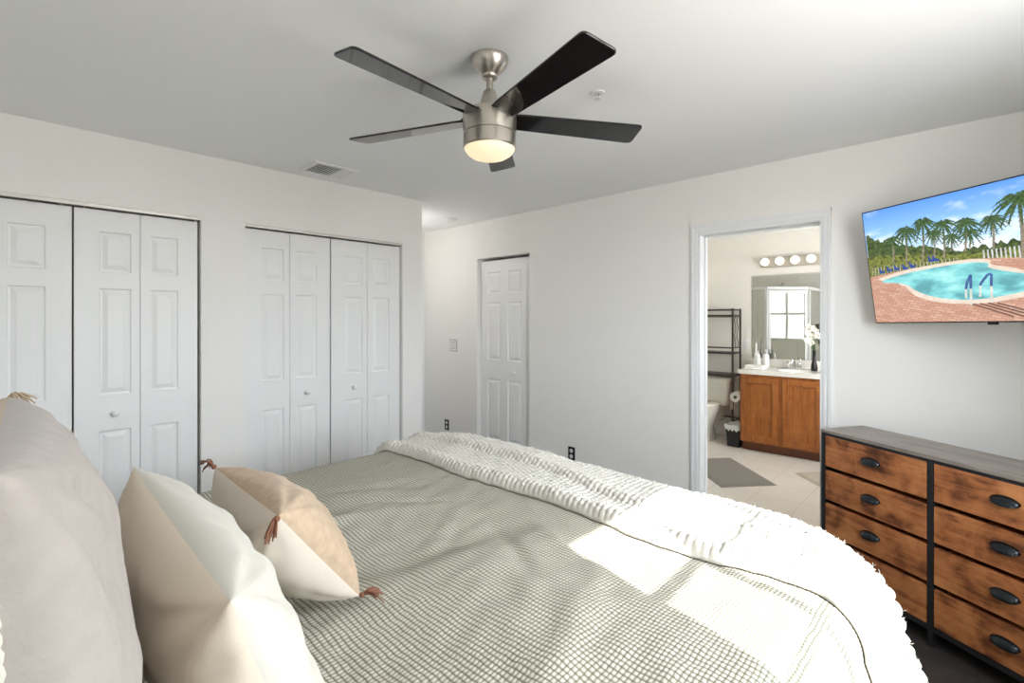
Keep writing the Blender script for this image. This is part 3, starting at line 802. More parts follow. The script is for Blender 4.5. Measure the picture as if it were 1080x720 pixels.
b = MB(); lb(b, 0.004, 0.008, -DD+0.01, -0.01, 0.08, DT-0.02); lb(b, DW-0.008, DW-0.004, -DD+0.01, -0.01, 0.08, DT-0.02); lb(b, 0.01, DW-0.01, -DD+0.004, -DD+0.008, 0.08, DT-0.02); b.build('fabric_side', M['plastic_black'], dr, local=True)
rows = [(0.644, 0.808), (0.466, 0.622), (0.283, 0.444), (0.097, 0.261)]
def cup(bm, cx, cz):
    """half-dome cup pull, open underneath"""
    na, nb_ = 20, 8; w, h, d, drop = 0.046, 0.021, 0.025, 0.014
    vs = []; fs = []
    for layer in (1.0, 0.88):
        for i in range(na+1):
            a = PI*i/na; q = math.sin(a)**0.8
            for j in range(nb_+1):
                t = PI/2*j/nb_
                vs.append((cx-math.cos(a)*w*layer, SG*(0.001+d*layer*q*math.sin(t)), cz+h*layer*q*math.cos(t)-drop*(1-math.cos(t))*q))
    m = (na+1)*(nb_+1)
    for L in range(2):
        for i in range(na):
            for j in range(nb_):
                q = L*m+i*(nb_+1)+j; fs.append((q, q+nb_+1, q+nb_+2, q+1))
    for i in range(na):      # lip
        q = i*(nb_+1)+nb_; fs.append((q, q+nb_+1, q+nb_+1+m, q+m))
    bm.add(vs, fs)
    ring = [(math.cos(PI*k/20)*(w+g), math.sin(PI*k/20)*(h+g)) for g in (0.004, -0.003) for k in range(21)]
    bm.add([(cx+a, SG*0.0022, cz+c) for a, c in ring], [(k, k+1, k+22, k+21) for k in range(20)])
for ci, (xa, xb) in enumerate(((p+0.004, DW/2-p/2-0.004), (DW/2+p/2+0.004, DW-p-0.004))):
    for z0, z1 in rows:
        b = MB(); lb(b, xa, xb, -0.020, 0.0, z0, z1)
        lb(b, xa+0.01, xb-0.01, -DD+0.03, -0.020, z0+0.01, z1-0.02)
        dw = b.build('drawer', M['rust_wood'], dr, local=True, bevel=0.0015)
        hb = MB(); cup(hb, (xa+xb)/2, (z0+z1)/2+0.006); hb.build('handle', M['handle'], dw, local=True, smooth=60)

# ------------------------------------------------------------------ television
BLp = Vector((3.285, 0.4035, 1.414)); Rv = Vector((-0.529, -0.8485, 0.017)).normalized(); Uv = Vector((-0.113, 0.09, 0.99)); Uv = (Uv-Rv*Uv.dot(Rv)).normalized(); Nv = Rv.cross(Uv)
TW, TH = 1.06, 0.605
if Nv.dot(Vector((-BLp.x, -BLp.y, 0))) < 0: NSG = -1
else: NSG = 1
Nv = Nv*NSG
m4 = Matrix(((Rv.x, Uv.x, Nv.x, BLp.x), (Rv.y, Uv.y, Nv.y, BLp.y), (Rv.z, Uv.z, Nv.z, BLp.z), (0, 0, 0, 1)))
if NSG < 0:   # keep a right-handed frame: x runs right to left
    m4 = Matrix(((-Rv.x, Uv.x, Nv.x, BLp.x+Rv.x*TW), (-Rv.y, Uv.y, Nv.y, BLp.y+Rv.y*TW), (-Rv.z, Uv.z, Nv.z, BLp.z+Rv.z*TW), (0, 0, 0, 1)))
tv = thing('television', mat4=m4, label='wall-mounted television showing a palm-lined pool, tilted down above the dresser', cat='television')
MB().box(0, TW, 0, TH, -0.012, -0.001).build('bezel', M['plastic_black'], tv, local=True, bevel=0.002)
MB().box(0.05, TW-0.05, 0.02, TH*0.62, -0.055, -0.012).build('housing', M['plastic_black'], tv, local=True, bevel=0.012)
MB().box(TW/2-0.018, TW/2+0.018, -0.010, 0.002, -0.010, 0.0015).build('sensor', M['plastic_black'], tv, local=True, bevel=0.001)
ctr = m4 @ Vector((TW/2, TH*0.45, -0.055)); wallp = Vector((XR, ctr.y+0.02, ctr.z))
b = MB(); b.tube([ctr, ctr+Vector((0.10, -0.14, 0)), wallp], 0.018, 10)
b.build('mount_arm', M['black_metal'], tv, smooth=60)
MB().box(XR-0.02, XR-0.001, wallp.y-0.11, wallp.y+0.11, wallp.z-0.12, wallp.z+0.12).build('wall_plate', M['black_metal'], tv)
# the picture on the screen: flat shapes just in front of the panel, coordinates 0..1
def scr(name, col, var=0.25, scale=40.0, stretch=(1, 1, 1), est=0.9, fn=None):
    m, nt, N, L, bs_ = new_mat(name)
    bs_.inputs['Base Color'].default_value = (0.01, 0.01, 0.01, 1); bs_.inputs['Roughness'].default_value = 0.25
    tc = N.new('ShaderNodeTexCoord'); mp = N.new('ShaderNodeMapping'); mp.inputs['Scale'].default_value = stretch
    L.new(tc.outputs['Object'], mp.inputs['Vector'])
    nz = N.new('ShaderNodeTexNoise'); nz.inputs['Scale'].default_value = scale; nz.inputs['Detail'].default_value = 5
    L.new(mp.outputs['Vector'], nz.inputs['Vector'])
    if fn: c = fn(N, L, tc, nz)
    else: c = ramp(N, L, nz.outputs['Fac'], [(0.32, tuple(x*(1-var) for x in col)), (0.68, tuple(min(1, x*(1+var)) for x in col))])
    L.new(c, bs_.inputs['Emission Color']); bs_.inputs['Emission Strength'].default_value = est*0.75
    return m
def sky_fn(N, L, tc, nz):
    sp = N.new('ShaderNodeSeparateXYZ'); L.new(tc.outputs['Object'], sp.inputs[0])
    y = math_node(N, L, 'DIVIDE', sp.outputs[1], TH)
    g = ramp(N, L, y, [(0.5, (0.62, 0.80, 0.95)), (0.72, (0.30, 0.56, 0.93)), (1.0, (0.09, 0.28, 0.80))])
    w_ = ramp(N, L, math_node(N, L, 'MULTIPLY', math_node(N, L, 'MULTIPLY', nz.outputs['Fac'], 1.0), math_node(N, L, 'SUBTRACT', 1.75, y)), [(0.48, (0, 0, 0)), (0.72, (1, 1, 1))])
    mx = N.new('ShaderNodeMix'); mx.data_type = 'RGBA'; L.new(w_, mx.inputs['Factor']); L.new(g, mx.inputs['A']); mx.inputs['B'].default_value = (0.80, 0.87, 0.94, 1)
    return mx.outputs['Result']
def paver_fn(N, L, tc, nz):
    mp = N.new('ShaderNodeMapping'); mp.inputs['Rotation'].default_value = (0, 0, 0.35); mp.inputs['Scale'].default_value = (1, 1.7, 1)
    L.new(tc.outputs['Object'], mp.inputs['Vector'])
    bt = N.new('ShaderNodeTexBrick'); bt.inputs['Scale'].default_value = 1.0; bt.inputs['Brick Width'].default_value = 0.040; bt.inputs['Row Height'].default_value = 0.020; bt.inputs['Mortar Size'].default_value = 0.0014
    bt.inputs['Color1'].default_value = (0.50, 0.25, 0.17, 1); bt.inputs['Color2'].default_value = (0.62, 0.38, 0.28, 1); bt.inputs['Mortar'].default_value = (0.33, 0.19, 0.14, 1)
    L.new(mp.outputs['Vector'], bt.inputs['Vector']); return bt.outputs['Color']
def pool_fn(N, L, tc, nz):
    return ramp(N, L, nz.outputs['Fac'], [(0.36, (0.10, 0.33, 0.36)), (0.5, (0.19, 0.56, 0.58)), (0.66, (0.36, 0.76, 0.74))])
SM = [scr('screen_sky', (0.3, 0.5, 0.9), scale=6, stretch=(1, 2.2, 1), fn=sky_fn), scr('screen_pavers', (0.6, 0.35, 0.25), fn=paver_fn), scr('screen_coping', (0.72, 0.60, 0.50), 0.1),
      scr('screen_pool', (0.2, 0.55, 0.6), scale=9, stretch=(1, 2.2, 1), fn=pool_fn), scr('screen_hedge', (0.055, 0.085, 0.02), 0.85, 60), scr('screen_bush', (0.15, 0.17, 0.03), 0.8, 70),
      scr('screen_palm', (0.05, 0.095, 0.03), 0.6, 80), scr('screen_trunk', (0.24, 0.20, 0.14), 0.3, 60), scr('screen_fence', (0.55, 0.55, 0.55), 0.2, 60),
      scr('screen_lounger', (0.02, 0.06, 0.30), 0.2, 30), scr('screen_rail', (0.05, 0.10, 0.28), 0.2, 30), scr('screen_steel', (0.62, 0.60, 0.55), 0.2, 60), scr('screen_shade', (0.13, 0.07, 0.06), 0.2, 30)]
pic = MB(); layer = [0]
BZ = 0.006
def sp_(s, t): return (BZ+s*(TW-2*BZ) if NSG > 0 else TW-BZ-s*(TW-2*BZ), BZ+t*(TH-2*BZ))
def poly(pts, mi, raise_=True):
    if raise_: layer[0] += 1
    z = 0.0002+layer[0]*0.00001
    vs = [(*sp_(max(0, min(1, s)), max(0, min(1, t))), z) for s, t in pts]
    pic.add(vs, [tuple(range(len(vs)))], mi)
def strip(pts, w, mi):
    for (a, b_) in zip(pts[:-1], pts[1:]):
        dx, dy = b_[0]-a[0], (b_[1]-a[1])*TH/TW; l = math.hypot(dx, dy) or 1
        nx, ny = -dy/l*w/2, dx/l*w/2*TW/TH
        poly([(a[0]-nx, a[1]-ny), (b_[0]-nx, b_[1]-ny), (b_[0]+nx, b_[1]+ny), (a[0]+nx, a[1]+ny)], mi, False)
poly([(0, 0), (1, 0), (1, 1), (0, 1)], 0)
deck = [(0, 0), (1, 0), (1, 0.42), (0.80, 0.44), (0.628, 0.446), (0.538, 0.463), (0.447, 0.478), (0.327, 0.469), (0.171, 0.448), (0.0, 0.416)]
rr = random.Random(11)
hedge = [(0, 0.40)] + [(0, 0.80)]
top = [(0.004, 0.80), (0.054, 0.74), (0.1, 0.72), (0.166, 0.68), (0.269, 0.63), (0.354, 0.575), (0.409, 0.560), (0.511, 0.555), (0.583, 0.572), (0.66, 0.585), (0.8, 0.56), (1.0, 0.60)]
def jag(pts, n, amp):
    out = []
    for (a, b_) in zip(pts[:-1], pts[1:]):
        for k in range(n):
            t = k/n; out.append((a[0]+(b_[0]-a[0])*t, a[1]+(b_[1]-a[1])*t+rr.uniform(-amp, amp)))
    return out+[pts[-1]]
poly([(0, 0.40)]+jag(top, 7, 0.022)+[(1, 0.40)], 4)
poly([(0, 0.40)]+jag([(0, 0.60), (0.1, 0.585), (0.2, 0.57), (0.3, 0.56), (0.4, 0.52), (0.55, 0.50), (0.75, 0.49), (1, 0.50)], 6, 0.02)+[(1, 0.40)], 5)
layer[0] += 1
for k in range(26):
    s = 0.015+k*0.0155; strip([(s, 0.43), (s, 0.50+0.0*k)], 0.0022, 8)
for k in range(34):
    s = 0.50+k*0.0148; strip([(s, 0.44), (s, 0.53)], 0.006, 8)
poly(deck, 1)
pool = [(0.023, 0.36), (0.168, 0.418), (0.326, 0.445), (0.446, 0.455), (0.52, 0.433), (0.502, 0.399), (0.571, 0.359), (0.66, 0.315), (0.74, 0.30), (0.80, 0.26), (0.74, 0.235), (0.64, 0.215), (0.569, 0.19), (0.488, 0.166), (0.383, 0.167), (0.28, 0.205), (0.212, 0.262), (0.168, 0.338)]
def smooth_poly(P, it=2):
    for _ in range(it):
        Q = []
        for i in range(len(P)):
            a, b_ = P[i], P[(i+1) % len(P)]
            Q += [(a[0]*.75+b_[0]*.25, a[1]*.75+b_[1]*.25), (a[0]*.25+b_[0]*.75, a[1]*.25+b_[1]*.75)]
        P = Q
    return P
cx_ = sum(p_[0] for p_ in pool)/len(pool); cy_ = sum(p_[1] for p_ in pool)/len(pool)
sp2 = smooth_poly(pool)
poly([(x+(0.016 if x > cx_ else -0.016)*min(1, abs(x-cx_)/0.1), y_+(0.024 if y_ > cy_+0.03 else -0.030)*min(1, abs(y_-cy_)/0.05)) for x, y_ in sp2], 2)
poly(sp2, 3)
def palm(cx, cy, r, bx, by, tw):
    layer[0] += 1; strip([(bx, by), ((bx+cx)/2+0.004, (by+cy)/2), (cx, cy)], tw, 7)
    layer[0] += 1
    for k in range(15):
        a = 2*PI*k/15+rr.uniform(-.15, .15); L = r*rr.uniform(0.8, 1.1)
        pts = []
        for t in (0, 0.35, 0.7, 1.0):
            x = cx+math.cos(a)*L*t; y_ = cy+(math.sin(a)*L*t*0.85-0.55*L*t*t)*TW/TH
            pts.append((x, y_))
        for i in range(3):
            strip([pts[i], pts[i+1]], (0.008, 0.009, 0.005)[i]*r/0.06, 6)
        for t in (0.4, 0.55, 0.7, 0.85, 1.0):
            x = cx+math.cos(a)*L*t; y_ = cy+(math.sin(a)*L*t*0.85-0.55*L*t*t)*TW/TH
            for q in (-1, 1): strip([(x, y_), (x+0.16*L*q*abs(math.sin(a))+0.10*L*math.cos(a), y_-0.24*L)], 0.0022, 6)
for cr, bs_, r, tw in (((0.134, 0.72), (0.125, 0.518), 0.055, 0.008), ((0.2, 0.779), (0.186, 0.485), 0.062, 0.009), ((0.281, 0.818), (0.259, 0.488), 0.060, 0.009), ((0.32, 0.719), (0.311, 0.514), 0.042, 0.007),
                     ((0.362, 0.779), (0.351, 0.505), 0.055, 0.008), ((0.388, 0.669), (0.38, 0.553), 0.036, 0.006), ((0.46, 0.681), (0.452, 0.56), 0.042, 0.007), ((0.447, 0.756), (0.435, 0.538), 0.060, 0.008),
                     ((0.542, 0.747), (0.535, 0.528), 0.050, 0.009), ((0.636, 0.856), (0.627, 0.438), 0.085, 0.013), ((0.80, 0.79), (0.80, 0.47), 0.07, 0.010), ((0.90, 0.72), (0.90, 0.48), 0.06, 0.009)):
    palm(cr[0], cr[1], r, bs_[0], bs_[1], tw)
layer[0] += 1
for s, t in ((0.067, 0.452), (0.105, 0.464), (0.14, 0.467), (0.181, 0.465), (0.214, 0.475), (0.30, 0.505), (0.318, 0.505)):
    poly([(s-0.014, t-0.014), (s+0.010, t-0.014), (s+0.012, t+0.004), (s-0.004, t+0.008), (s-0.010, t+0.034), (s-0.016, t+0.034)], 9, False)
layer[0] += 1
for k in range(4):
    s = 0.435+k*0.03; strip([(s, 0.135), (s+0.14+k*0.012, 0.03-0.004*k)], 0.006, 12)
layer[0] += 1
strip([(0.432, 0.126), (0.438, 0.25)], 0.009, 11); strip([(0.507, 0.138), (0.512, 0.26)], 0.009, 11); strip([(0.416, 0.182), (0.420, 0.25)], 0.008, 11); strip([(0.468, 0.186), (0.474, 0.27)], 0.008, 11)
layer[0] += 1
strip([(0.438, 0.25), (0.444, 0.358), (0.426, 0.30), (0.420, 0.25)], 0.010, 10); strip([(0.512, 0.26), (0.518, 0.350), (0.505, 0.348), (0.476, 0.285), (0.474, 0.27)], 0.010, 10)
pic.build('screen', SM, tv, local=True, fixn=False)

# ------------------------------------------------------------------ bathroom contents
# vanity
vy0, vy1 = 0.70, 1.89; vx = 5.60; ct = 0.88
va = thing('vanity_cabinet', (5.9, (vy0+vy1)/2, 0), label='honey oak bathroom vanity cabinet with panel doors', cat='cabinet')
b = MB(); xb_ = XB-0.002
b.box(vx, vx+0.019, vy0, vy1, 0.10, 0.837); b.box(vx+0.019, xb_, vy0, vy0+0.018, 0.10, 0.837); b.box(vx+0.019, xb_, vy1-0.018, vy1, 0.10, 0.837); b.box(vx+0.019, xb_, vy0+0.018, vy1-0.018, 0.10, 0.118); b.box(xb_-0.006, xb_, vy0+0.018, vy1-0.018, 0.118, 0.837)
b.build('carcass', M['oak'], va)
MB().box(vx+0.07, XB-0.002, vy0+0.002, vy1-0.002, 0, 0.10).build('toe_kick', M['oak_dark'], va)
def cab_door(y0, y1):
    z0, z1 = 0.125, 0.80; s = 0.055; b = MB(); xf = vx-0.018
    b.box(xf, vx, y0, y0+s, z0, z1); b.box(xf, vx, y1-s, y1, z0, z1); b.box(xf, vx, y0+s, y1-s, z0, z0+s); b.box(xf, vx, y0+s, y1-s, z1-s, z1)
    o = b.build('door', M['oak'], va, bevel=0.004)
    MB().box(xf+0.012, vx-0.001, y0+s, y1-s, z0+s, z1-s).build('door_panel', M['oak'], o)
cab_door(1.51, 1.865); cab_door(1.105, 1.465); cab_door(0.725, 1.06)
co = thing('countertop', (5.88, (vy0+vy1)/2, 0.838), label='white vanity countertop with moulded sink', cat='countertop')
cyx, cyy = 5.86, 1.36
b = MB()
# slab with an oval bowl
NS = 40; outer = []; 
x0, x1, y0, y1 = 5.575, XB-0.001, vy0-0.01, vy1+0.015
ring0 = [(cyx+0.17*math.cos(2*PI*k/NS), cyy+0.22*math.sin(2*PI*k/NS)) for k in range(NS)]
def rectpt(k):
    a = 2*PI*k/NS; cx, sy_ = math.cos(a), math.sin(a)
    tx = ((x1-cyx) if cx > 0 else (cyx-x0))/max(abs(cx), 1e-6); ty = ((y1-cyy) if sy_ > 0 else (cyy-y0))/max(abs(sy_), 1e-6)
    t = min(tx, ty); return (cyx+cx*t, cyy+sy_*t)
# exact corners: snap nearest
rect = [rectpt(k) for k in range(NS)]
for cxr in ((x0, y0), (x1, y0), (x1, y1), (x0, y1)):
    i = min(range(NS), key=lambda k: (rect[k][0]-cxr[0])**2+(rect[k][1]-cxr[1])**2); rect[i] = cxr
vs = [(x, y, ct) for x, y in rect] + [(x, y, ct) for x, y in ring0]
for f_, dz in ((0.93, -0.03), (0.8, -0.08), (0.5, -0.12), (0.08, -0.13)): vs += [(cyx+(x-cyx)*f_, cyy+(y-cyy)*f_, ct+dz) for x, y in ring0]
fs = []
for r_ in range(5):
    for k in range(NS):
        k2 = (k+1) % NS; fs.append((r_*NS+k, r_*NS+k2, (r_+1)*NS+k2, (r_+1)*NS+k))
fs.append(tuple(5*NS+k for k in range(NS)))
n0 = len(vs); vs += [(x, y, 0.838) for x, y in rect]
for k in range(NS):
    k2 = (k+1) % NS; fs.append((k, k2, n0+k2, n0+k))
m0 = len(vs)      # underside, with the outside of the bowl
vs += [(cyx+(x-cyx)*1.04, cyy+(y-cyy)*1.04, 0.838) for x, y in ring0]
for f_, dz in ((0.86, -0.092), (0.54, -0.132), (0.08, -0.142)): vs += [(cyx+(x-cyx)*f_, cyy+(y-cyy)*f_, ct+dz) for x, y in ring0]
for k in range(NS):
    k2 = (k+1) % NS; fs.append((n0+k, n0+k2, m0+k2, m0+k))
    for r_ in range(3): fs.append((m0+r_*NS+k, m0+r_*NS+k2, m0+(r_+1)*NS+k2, m0+(r_+1)*NS+k))
fs.append(tuple(m0+3*NS+k for k in range(NS)))
b.add(vs, fs)
b.build('slab', M['counter'], co, smooth=50)
MB().box(XB-0.018, XB-0.002, y0, y1, ct+0.0005, ct+0.085).build('backsplash', M['counter'], co, bevel=0.003)
fa = thing('faucet', (6.08, 1.48, ct), label='chrome faucet behind the bathroom sink', cat='faucet')
fx, fy = 6.08, 1.48
MB().box(fx-0.03, fx+0.03, fy-0.08, fy+0.08, ct+0.001, ct+0.018).build('base', M['chrome'], fa, bevel=0.008, seg=3)
MB().tube([(fx, fy, ct+0.01), (fx, fy, ct+0.07), (fx-0.03, fy, ct+0.10), (fx-0.09, fy, ct+0.095), (fx-0.12, fy, ct+0.07)], [0.020, 0.018, 0.016, 0.014, 0.012], 12).build('spout', M['chrome'], fa, smooth=60)
for q in (-0.055, 0.055):
    MB().lathe([(0.018, 0), (0.016, 0.025), (0.022, 0.035), (0.022, 0.05), (0.012, 0.062), (0.001, 0.063)], (fx, fy+q, ct+0.015), seg=18).build('handle', M['chrome'], fa, smooth=50)
def pump(x, y, r, h, label, name, clear=False):
    o = thing(name, (x, y, ct), label=label, cat='bottle')
    MB().lathe([(r*0.95, 0), (r, 0.01), (r, h*0.66), (r*0.75, h*0.75), (r*0.35, h*0.79), (r*0.35, h*0.82)], (x, y, ct), seg=20).build('bottle_body', M['plastic_white'], o, smooth=40)
    b = MB().lathe([(r*0.4, h*0.82), (r*0.4, h*0.88), (0.004, h*0.88), (0.004, h*0.96), (0.010, h*0.96), (0.010, h)], (x, y, ct), seg=14)
    b.tube([(x, y, ct+h*0.98), (x-0.03, y, ct+h*0.97), (x-0.036, y, ct+h*0.94)], 0.004, 8); b.build('pump_head', M['plastic_white'], o, smooth=40)
    return o
pump(6.07, 1.765, 0.034, 0.20, 'squat white pump bottle beside the bathroom faucet', 'soap_bottle')
pump(5.98, 1.82, 0.026, 0.19, 'slim white pump bottle left of the squat pump bottle', 'lotion_bottle')
o = thing('spray_bottle', (6.12, 1.93, ct), label='tall thin white bottle on the counter by the wall rack', cat='bottle')
o.location = (6.10, 1.88, ct); ROOT[o.name] = Matrix.Translation((6.10, 1.88, ct))
MB().lathe([(0.020, 0), (0.022, 0.01), (0.022, 0.14), (0.010, 0.17)], (6.10, 1.88, ct), seg=18).build('bottle_body', M['plastic_white'], o, smooth=40)
MB().lathe([(0.009, 0.17), (0.010, 0.25), (0.004, 0.28), (0.001, 0.281)], (6.10, 1.88, ct), seg=14).build('cap', M['plastic_white'], o, smooth=40)
# folded towel: stacked rounded layers
o = thing('folded_towel', (5.80, 1.79, ct), label='folded white hand towel on the left end of the vanity', cat='towel')
for k, (dz, w_) in enumerate(((0.0, 0.10), (0.020, 0.095))):
    pr = []
    for i in range(24):
        a = 2*PI*i/24; pr.append((math.copysign(abs(math.cos(a))**0.5, math.cos(a))*w_, math.copysign(abs(math.sin(a))**0.6, math.sin(a))*0.0105+0.0105+dz))
    MB().prism(pr, 1.70-0.003*k, 1.875+0.003*k, lambda a, c, t: (5.80+a, t, ct+c)).build('fold', M['towel'], o, smooth=60)
# orchid vase
vx_, vy_ = 5.98, 1.262
o = thing('flower_vase', (vx_, vy_, ct), label='slim dark vase of white silk flowers beside the sink', cat='vase')
MB().lathe([(0.030, 0), (0.034, 0.01), (0.030, 0.06), (0.018, 0.12), (0.016, 0.20), (0.020, 0.215), (0.016, 0.215), (0.012, 0.12), (0.001, 0.1)], (vx_, vy_, ct), seg=20).build('vase_body', M['plastic_black'], o, smooth=60)
b = MB(); heads = [(0.0, 0.02, 0.36), (-0.03, 0.045, 0.40), (0.02, -0.02, 0.42), (-0.02, 0.0, 0.45), (0.03, 0.05, 0.47), (-0.04, -0.04, 0.38), (0.01, 0.03, 0.30), (0.0, 0.06, 0.33)]
for dx, dy, dz in heads: b.tube([(vx_, vy_, ct+0.12), (vx_+dx*0.3, vy_+dy*0.3, ct+0.12+(dz-0.12)*0.6), (vx_+dx, vy_+dy, ct+dz)], 0.0022, 6)
b.build('stem', M['stem'], o, smooth=60)
rf = random.Random(5)
for dx, dy, dz in heads:
    b = MB(); c = Vector((vx_+dx-0.01, vy_+dy, ct+dz))
    for k in range(6):
        a = 2*PI*k/6+rf.random(); u_ = Vector((-0.35+rf.uniform(-.3, .3), math.cos(a), math.sin(a))).normalized(); w_ = u_.cross(Vector((1, 0, 0))).normalized()
        P = []
        for t in (0, 0.33, 0.66, 1.0):
            for q in (-1, -0.3, 0.3, 1): P.append(c+u_*0.040*t+w_*q*0.018*math.sin(PI*min(1, t*0.85+0.12))+Vector((-0.010*math.sin(PI*t)+0.006*abs(q), 0, 0)))
        b.grid(P, 4, 4)
    b.build('flower', M['petal'], o, fixn=False, smooth=180)
# mirror
o = thing('vanity_mirror', (XB, 1.33, 0.973), label='frameless wall mirror above the vanity', cat='mirror')
MB().box(XB-0.006, XB-0.001, 0.72, 1.958, 0.973, 1.95).build('mirror_glass', M['mirror'], o)
for yy in (0.95, 1.75):
    MB().box(XB-0.009, XB-0.001, yy-0.012, yy+0.012, 0.966, 0.985).build('clip', M['chrome'], o)
# light bar
o = thing('vanity_light_bar', (XB, 1.395, 2.04), label='chrome light bar of round bulbs above the bathroom mirror', cat='light fixture')
MB().box(XB-0.028, XB-0.001, 0.935, 1.853, 2.038, 2.152).build('back_plate', M['steel'], o, bevel=0.004)
for k in range(6):
    yy = 1.785-0.156*k
    s_ = MB().lathe([(0.030, 0), (0.030, 0.012), (0.018, 0.014), (0.018, 0.03)], (XB-0.028, yy, 2.095), (-1, 0, 0), 20).build('socket', M['chrome'], o, smooth=40)
    pr = [(0.016, 0.028)]+[(0.047*math.sin(a), 0.075-0.047*math.cos(a)) for a in np.linspace(0.4, PI-0.01, 14)]
    MB().lathe(pr, (XB-0.028, yy, 2.095), (-1, 0, 0), 22).build('bulb', M['bulb'], s_, smooth=60)
# bathroom wall outlet
y, z = 2.02, 1.13
o = thing('wall_outlet', (XB, y, z), label='white wall outlet beside the bathroom mirror', cat='outlet')
MB().box(XB-0.006, XB-0.0005, y-0.035, y+0.035, z-0.057, z+0.057).build('cover_plate', M['plastic_white'], o, bevel=0.002)
for dz in (-0.024, 0.024): MB().lathe([(0.0165, 0), (0.0165, 0.003), (0.015, 0.0035)], (XB-0.006, y, z+dz), (-1, 0, 0), 18).build('receptacle', M['counter'], o, smooth=30)
# over-toilet rack
rk = thing('storage_rack', (6.02, 2.37, 0), label='dark bronze over-toilet storage rack in the bathroom', cat='rack')
LEG = [(5.90, 2.075), (6.15, 2.075), (5.90, 2.665), (6.15, 2.665)]
for x, y in LEG:
    MB().box(x-0.010, x+0.010, y-0.010, y+0.010, 0, 1.56).build('leg', M['rack'], rk, bevel=0.003)
for z, xs_ in ((1.545, (5.90, 6.15)), (1.478, (5.90, 6.15)), (1.095, (5.90,)), (0.235, (6.15,))):
    for x in xs_: MB().tube([(x, 2.08, z), (x, 2.66, z)], 0.008, 8).build('rail', M['rack'], rk, smooth=60)
    for y in (2.075, 2.665): MB().tube([(5.905, y, z), (6.145, y, z)], 0.007, 8).build('side_rail', M['rack'], rk, smooth=60)
for z, h in ((1.030, 0.02), (0.765, 0.028), (1.462, 0.012)):
    b = MB().box(5.895, 6.155, 2.075, 2.665, z-h/2, z+h/2); b.build('shelf', M['rack'], rk, bevel=0.003)
for x in (5.98, 6.06):
    MB().tube([(x+0.020*math.sin(2*PI*i/10), 2.075, 1.10+0.365*i/20) for i in range(21)], 0.004, 6).build('side_scroll', M['rack'], rk, smooth=60)
# toilet roll
o = thing('toilet_paper_roll', (5.79, 2.06, 0.50), label='white toilet paper roll hanging at the left end of the vanity', cat='toilet paper')
c = (5.72, 1.985, 0.55)
MB().lathe([(0.020, 0), (0.055, 0), (0.057, 0.003), (0.057, 0.097), (0.055, 0.10), (0.020, 0.10), (0.020, 0)], c, (1, 0, 0), 28, cap=False).build('roll', M['paper'], o, smooth=40)
b = MB().tube([(5.70, 1.985, 0.55), (5.845, 1.985, 0.55), (5.885, 2.0, 0.55), (5.90, 2.064, 0.55)], 0.007, 8); b.build('holder_arm', M['rack'], o, smooth=60)
P = [(5.722+0.096*i, 2.042+0.001*math.sin(j), 0.55-0.012*j*1.0) for i in (0, 1) for j in range(14)]
MB().grid(P, 2, 14).build('hanging_sheet', M['paper'], o, smooth=180)
# waste bin
bx, by = 5.73, 1.985
o = thing('waste_bin', (bx, by, 0), label='small black waste bin with a grey liner beside the vanity', cat='bin')
def frus(b, w0, d0, w1, d1, z0, z1, mi=0, open_=True):
    vs = [(bx-d0, by-w0, z0), (bx+d0, by-w0, z0), (bx+d0, by+w0, z0), (bx-d0, by+w0, z0), (bx-d1, by-w1, z1), (bx+d1, by-w1, z1), (bx+d1, by+w1, z1), (bx-d1, by+w1, z1)]
    fs = [(0,1,5,4),(1,2,6,5),(2,3,7,6),(3,0,4,7)]
    b.add(vs, fs+[(0,3,2,1)] if open_ else fs, mi)
b = MB(); frus(b, 0.062, 0.085, 0.078, 0.105, 0.001, 0.235); x_ = b.build('bin_body', M['plastic_black'], o, fixn=False, bevel=0.006)
md = x_.modifiers.new('thickness', 'SOLIDIFY'); md.thickness = 0.004; md.offset = -1
b = MB(); G = 44; P = []
for zi, (z, g) in enumerate(((0.188, 0.006), (0.205, 0.007), (0.235, 0.008), (0.247, 0.004), (0.243, -0.006), (0.18, -0.012))):
    for k in range(G+1):
        a = 2*PI*k/G; ca, sa = math.cos(a), math.sin(a); m_ = max(abs(ca), abs(sa))
        wz = 0.062+0.016*z/0.235; dz_ = 0.085+0.020*z/0.235
        j = g+0.003*math.sin(k*2.7+zi)
        P.append((bx+ca/m_*(dz_+j), by+sa/m_*(wz+j), z+(0.014*math.sin(k*1.9) if zi == 0 else 0)))
b.grid(P, 6, G+1); b.build('liner', M['bag'], o, fixn=False, smooth=60)
# toilet
ty = 2.365
o = thing('toilet', (5.8, ty, 0), label='white toilet under the bronze storage rack', cat='toilet')
b = MB()
def rrect(cx, cy, hx, hy, z, r=0.04, n=6):
    out = []
    for (sx_, sy_, a0) in ((1, 1, 0), (-1, 1, PI/2), (-1, -1, PI), (1, -1, 1.5*PI)):
        for k in range(n+1):
            a = a0+PI/2*k/n; out.append((cx+sx_*(hx-r)+r*math.cos(a), cy+sy_*(hy-r)+r*math.sin(a), z))
    return out
def loft(b, loops, capb=True, capt=True):
    n = len(loops[0]); vs = sum(loops, []); fs = []
    for i in range(len(loops)-1):
        for k in range(n):
            k2 = (k+1) % n; fs.append((i*n+k, i*n+k2, (i+1)*n+k2, (i+1)*n+k))
    if capb: fs.append(tuple(reversed(range(n))))
    if capt: fs.append(tuple((len(loops)-1)*n+k for k in range(n)))
    b.add(vs, fs)
loft(b, [rrect(6.085, ty, 0.075, 0.185, 0.385), rrect(6.085, ty, 0.085, 0.205, 0.42), rrect(6.08, ty, 0.095, 0.222, 0.69)]); b.build('tank', M['porcelain'], o, smooth=40)
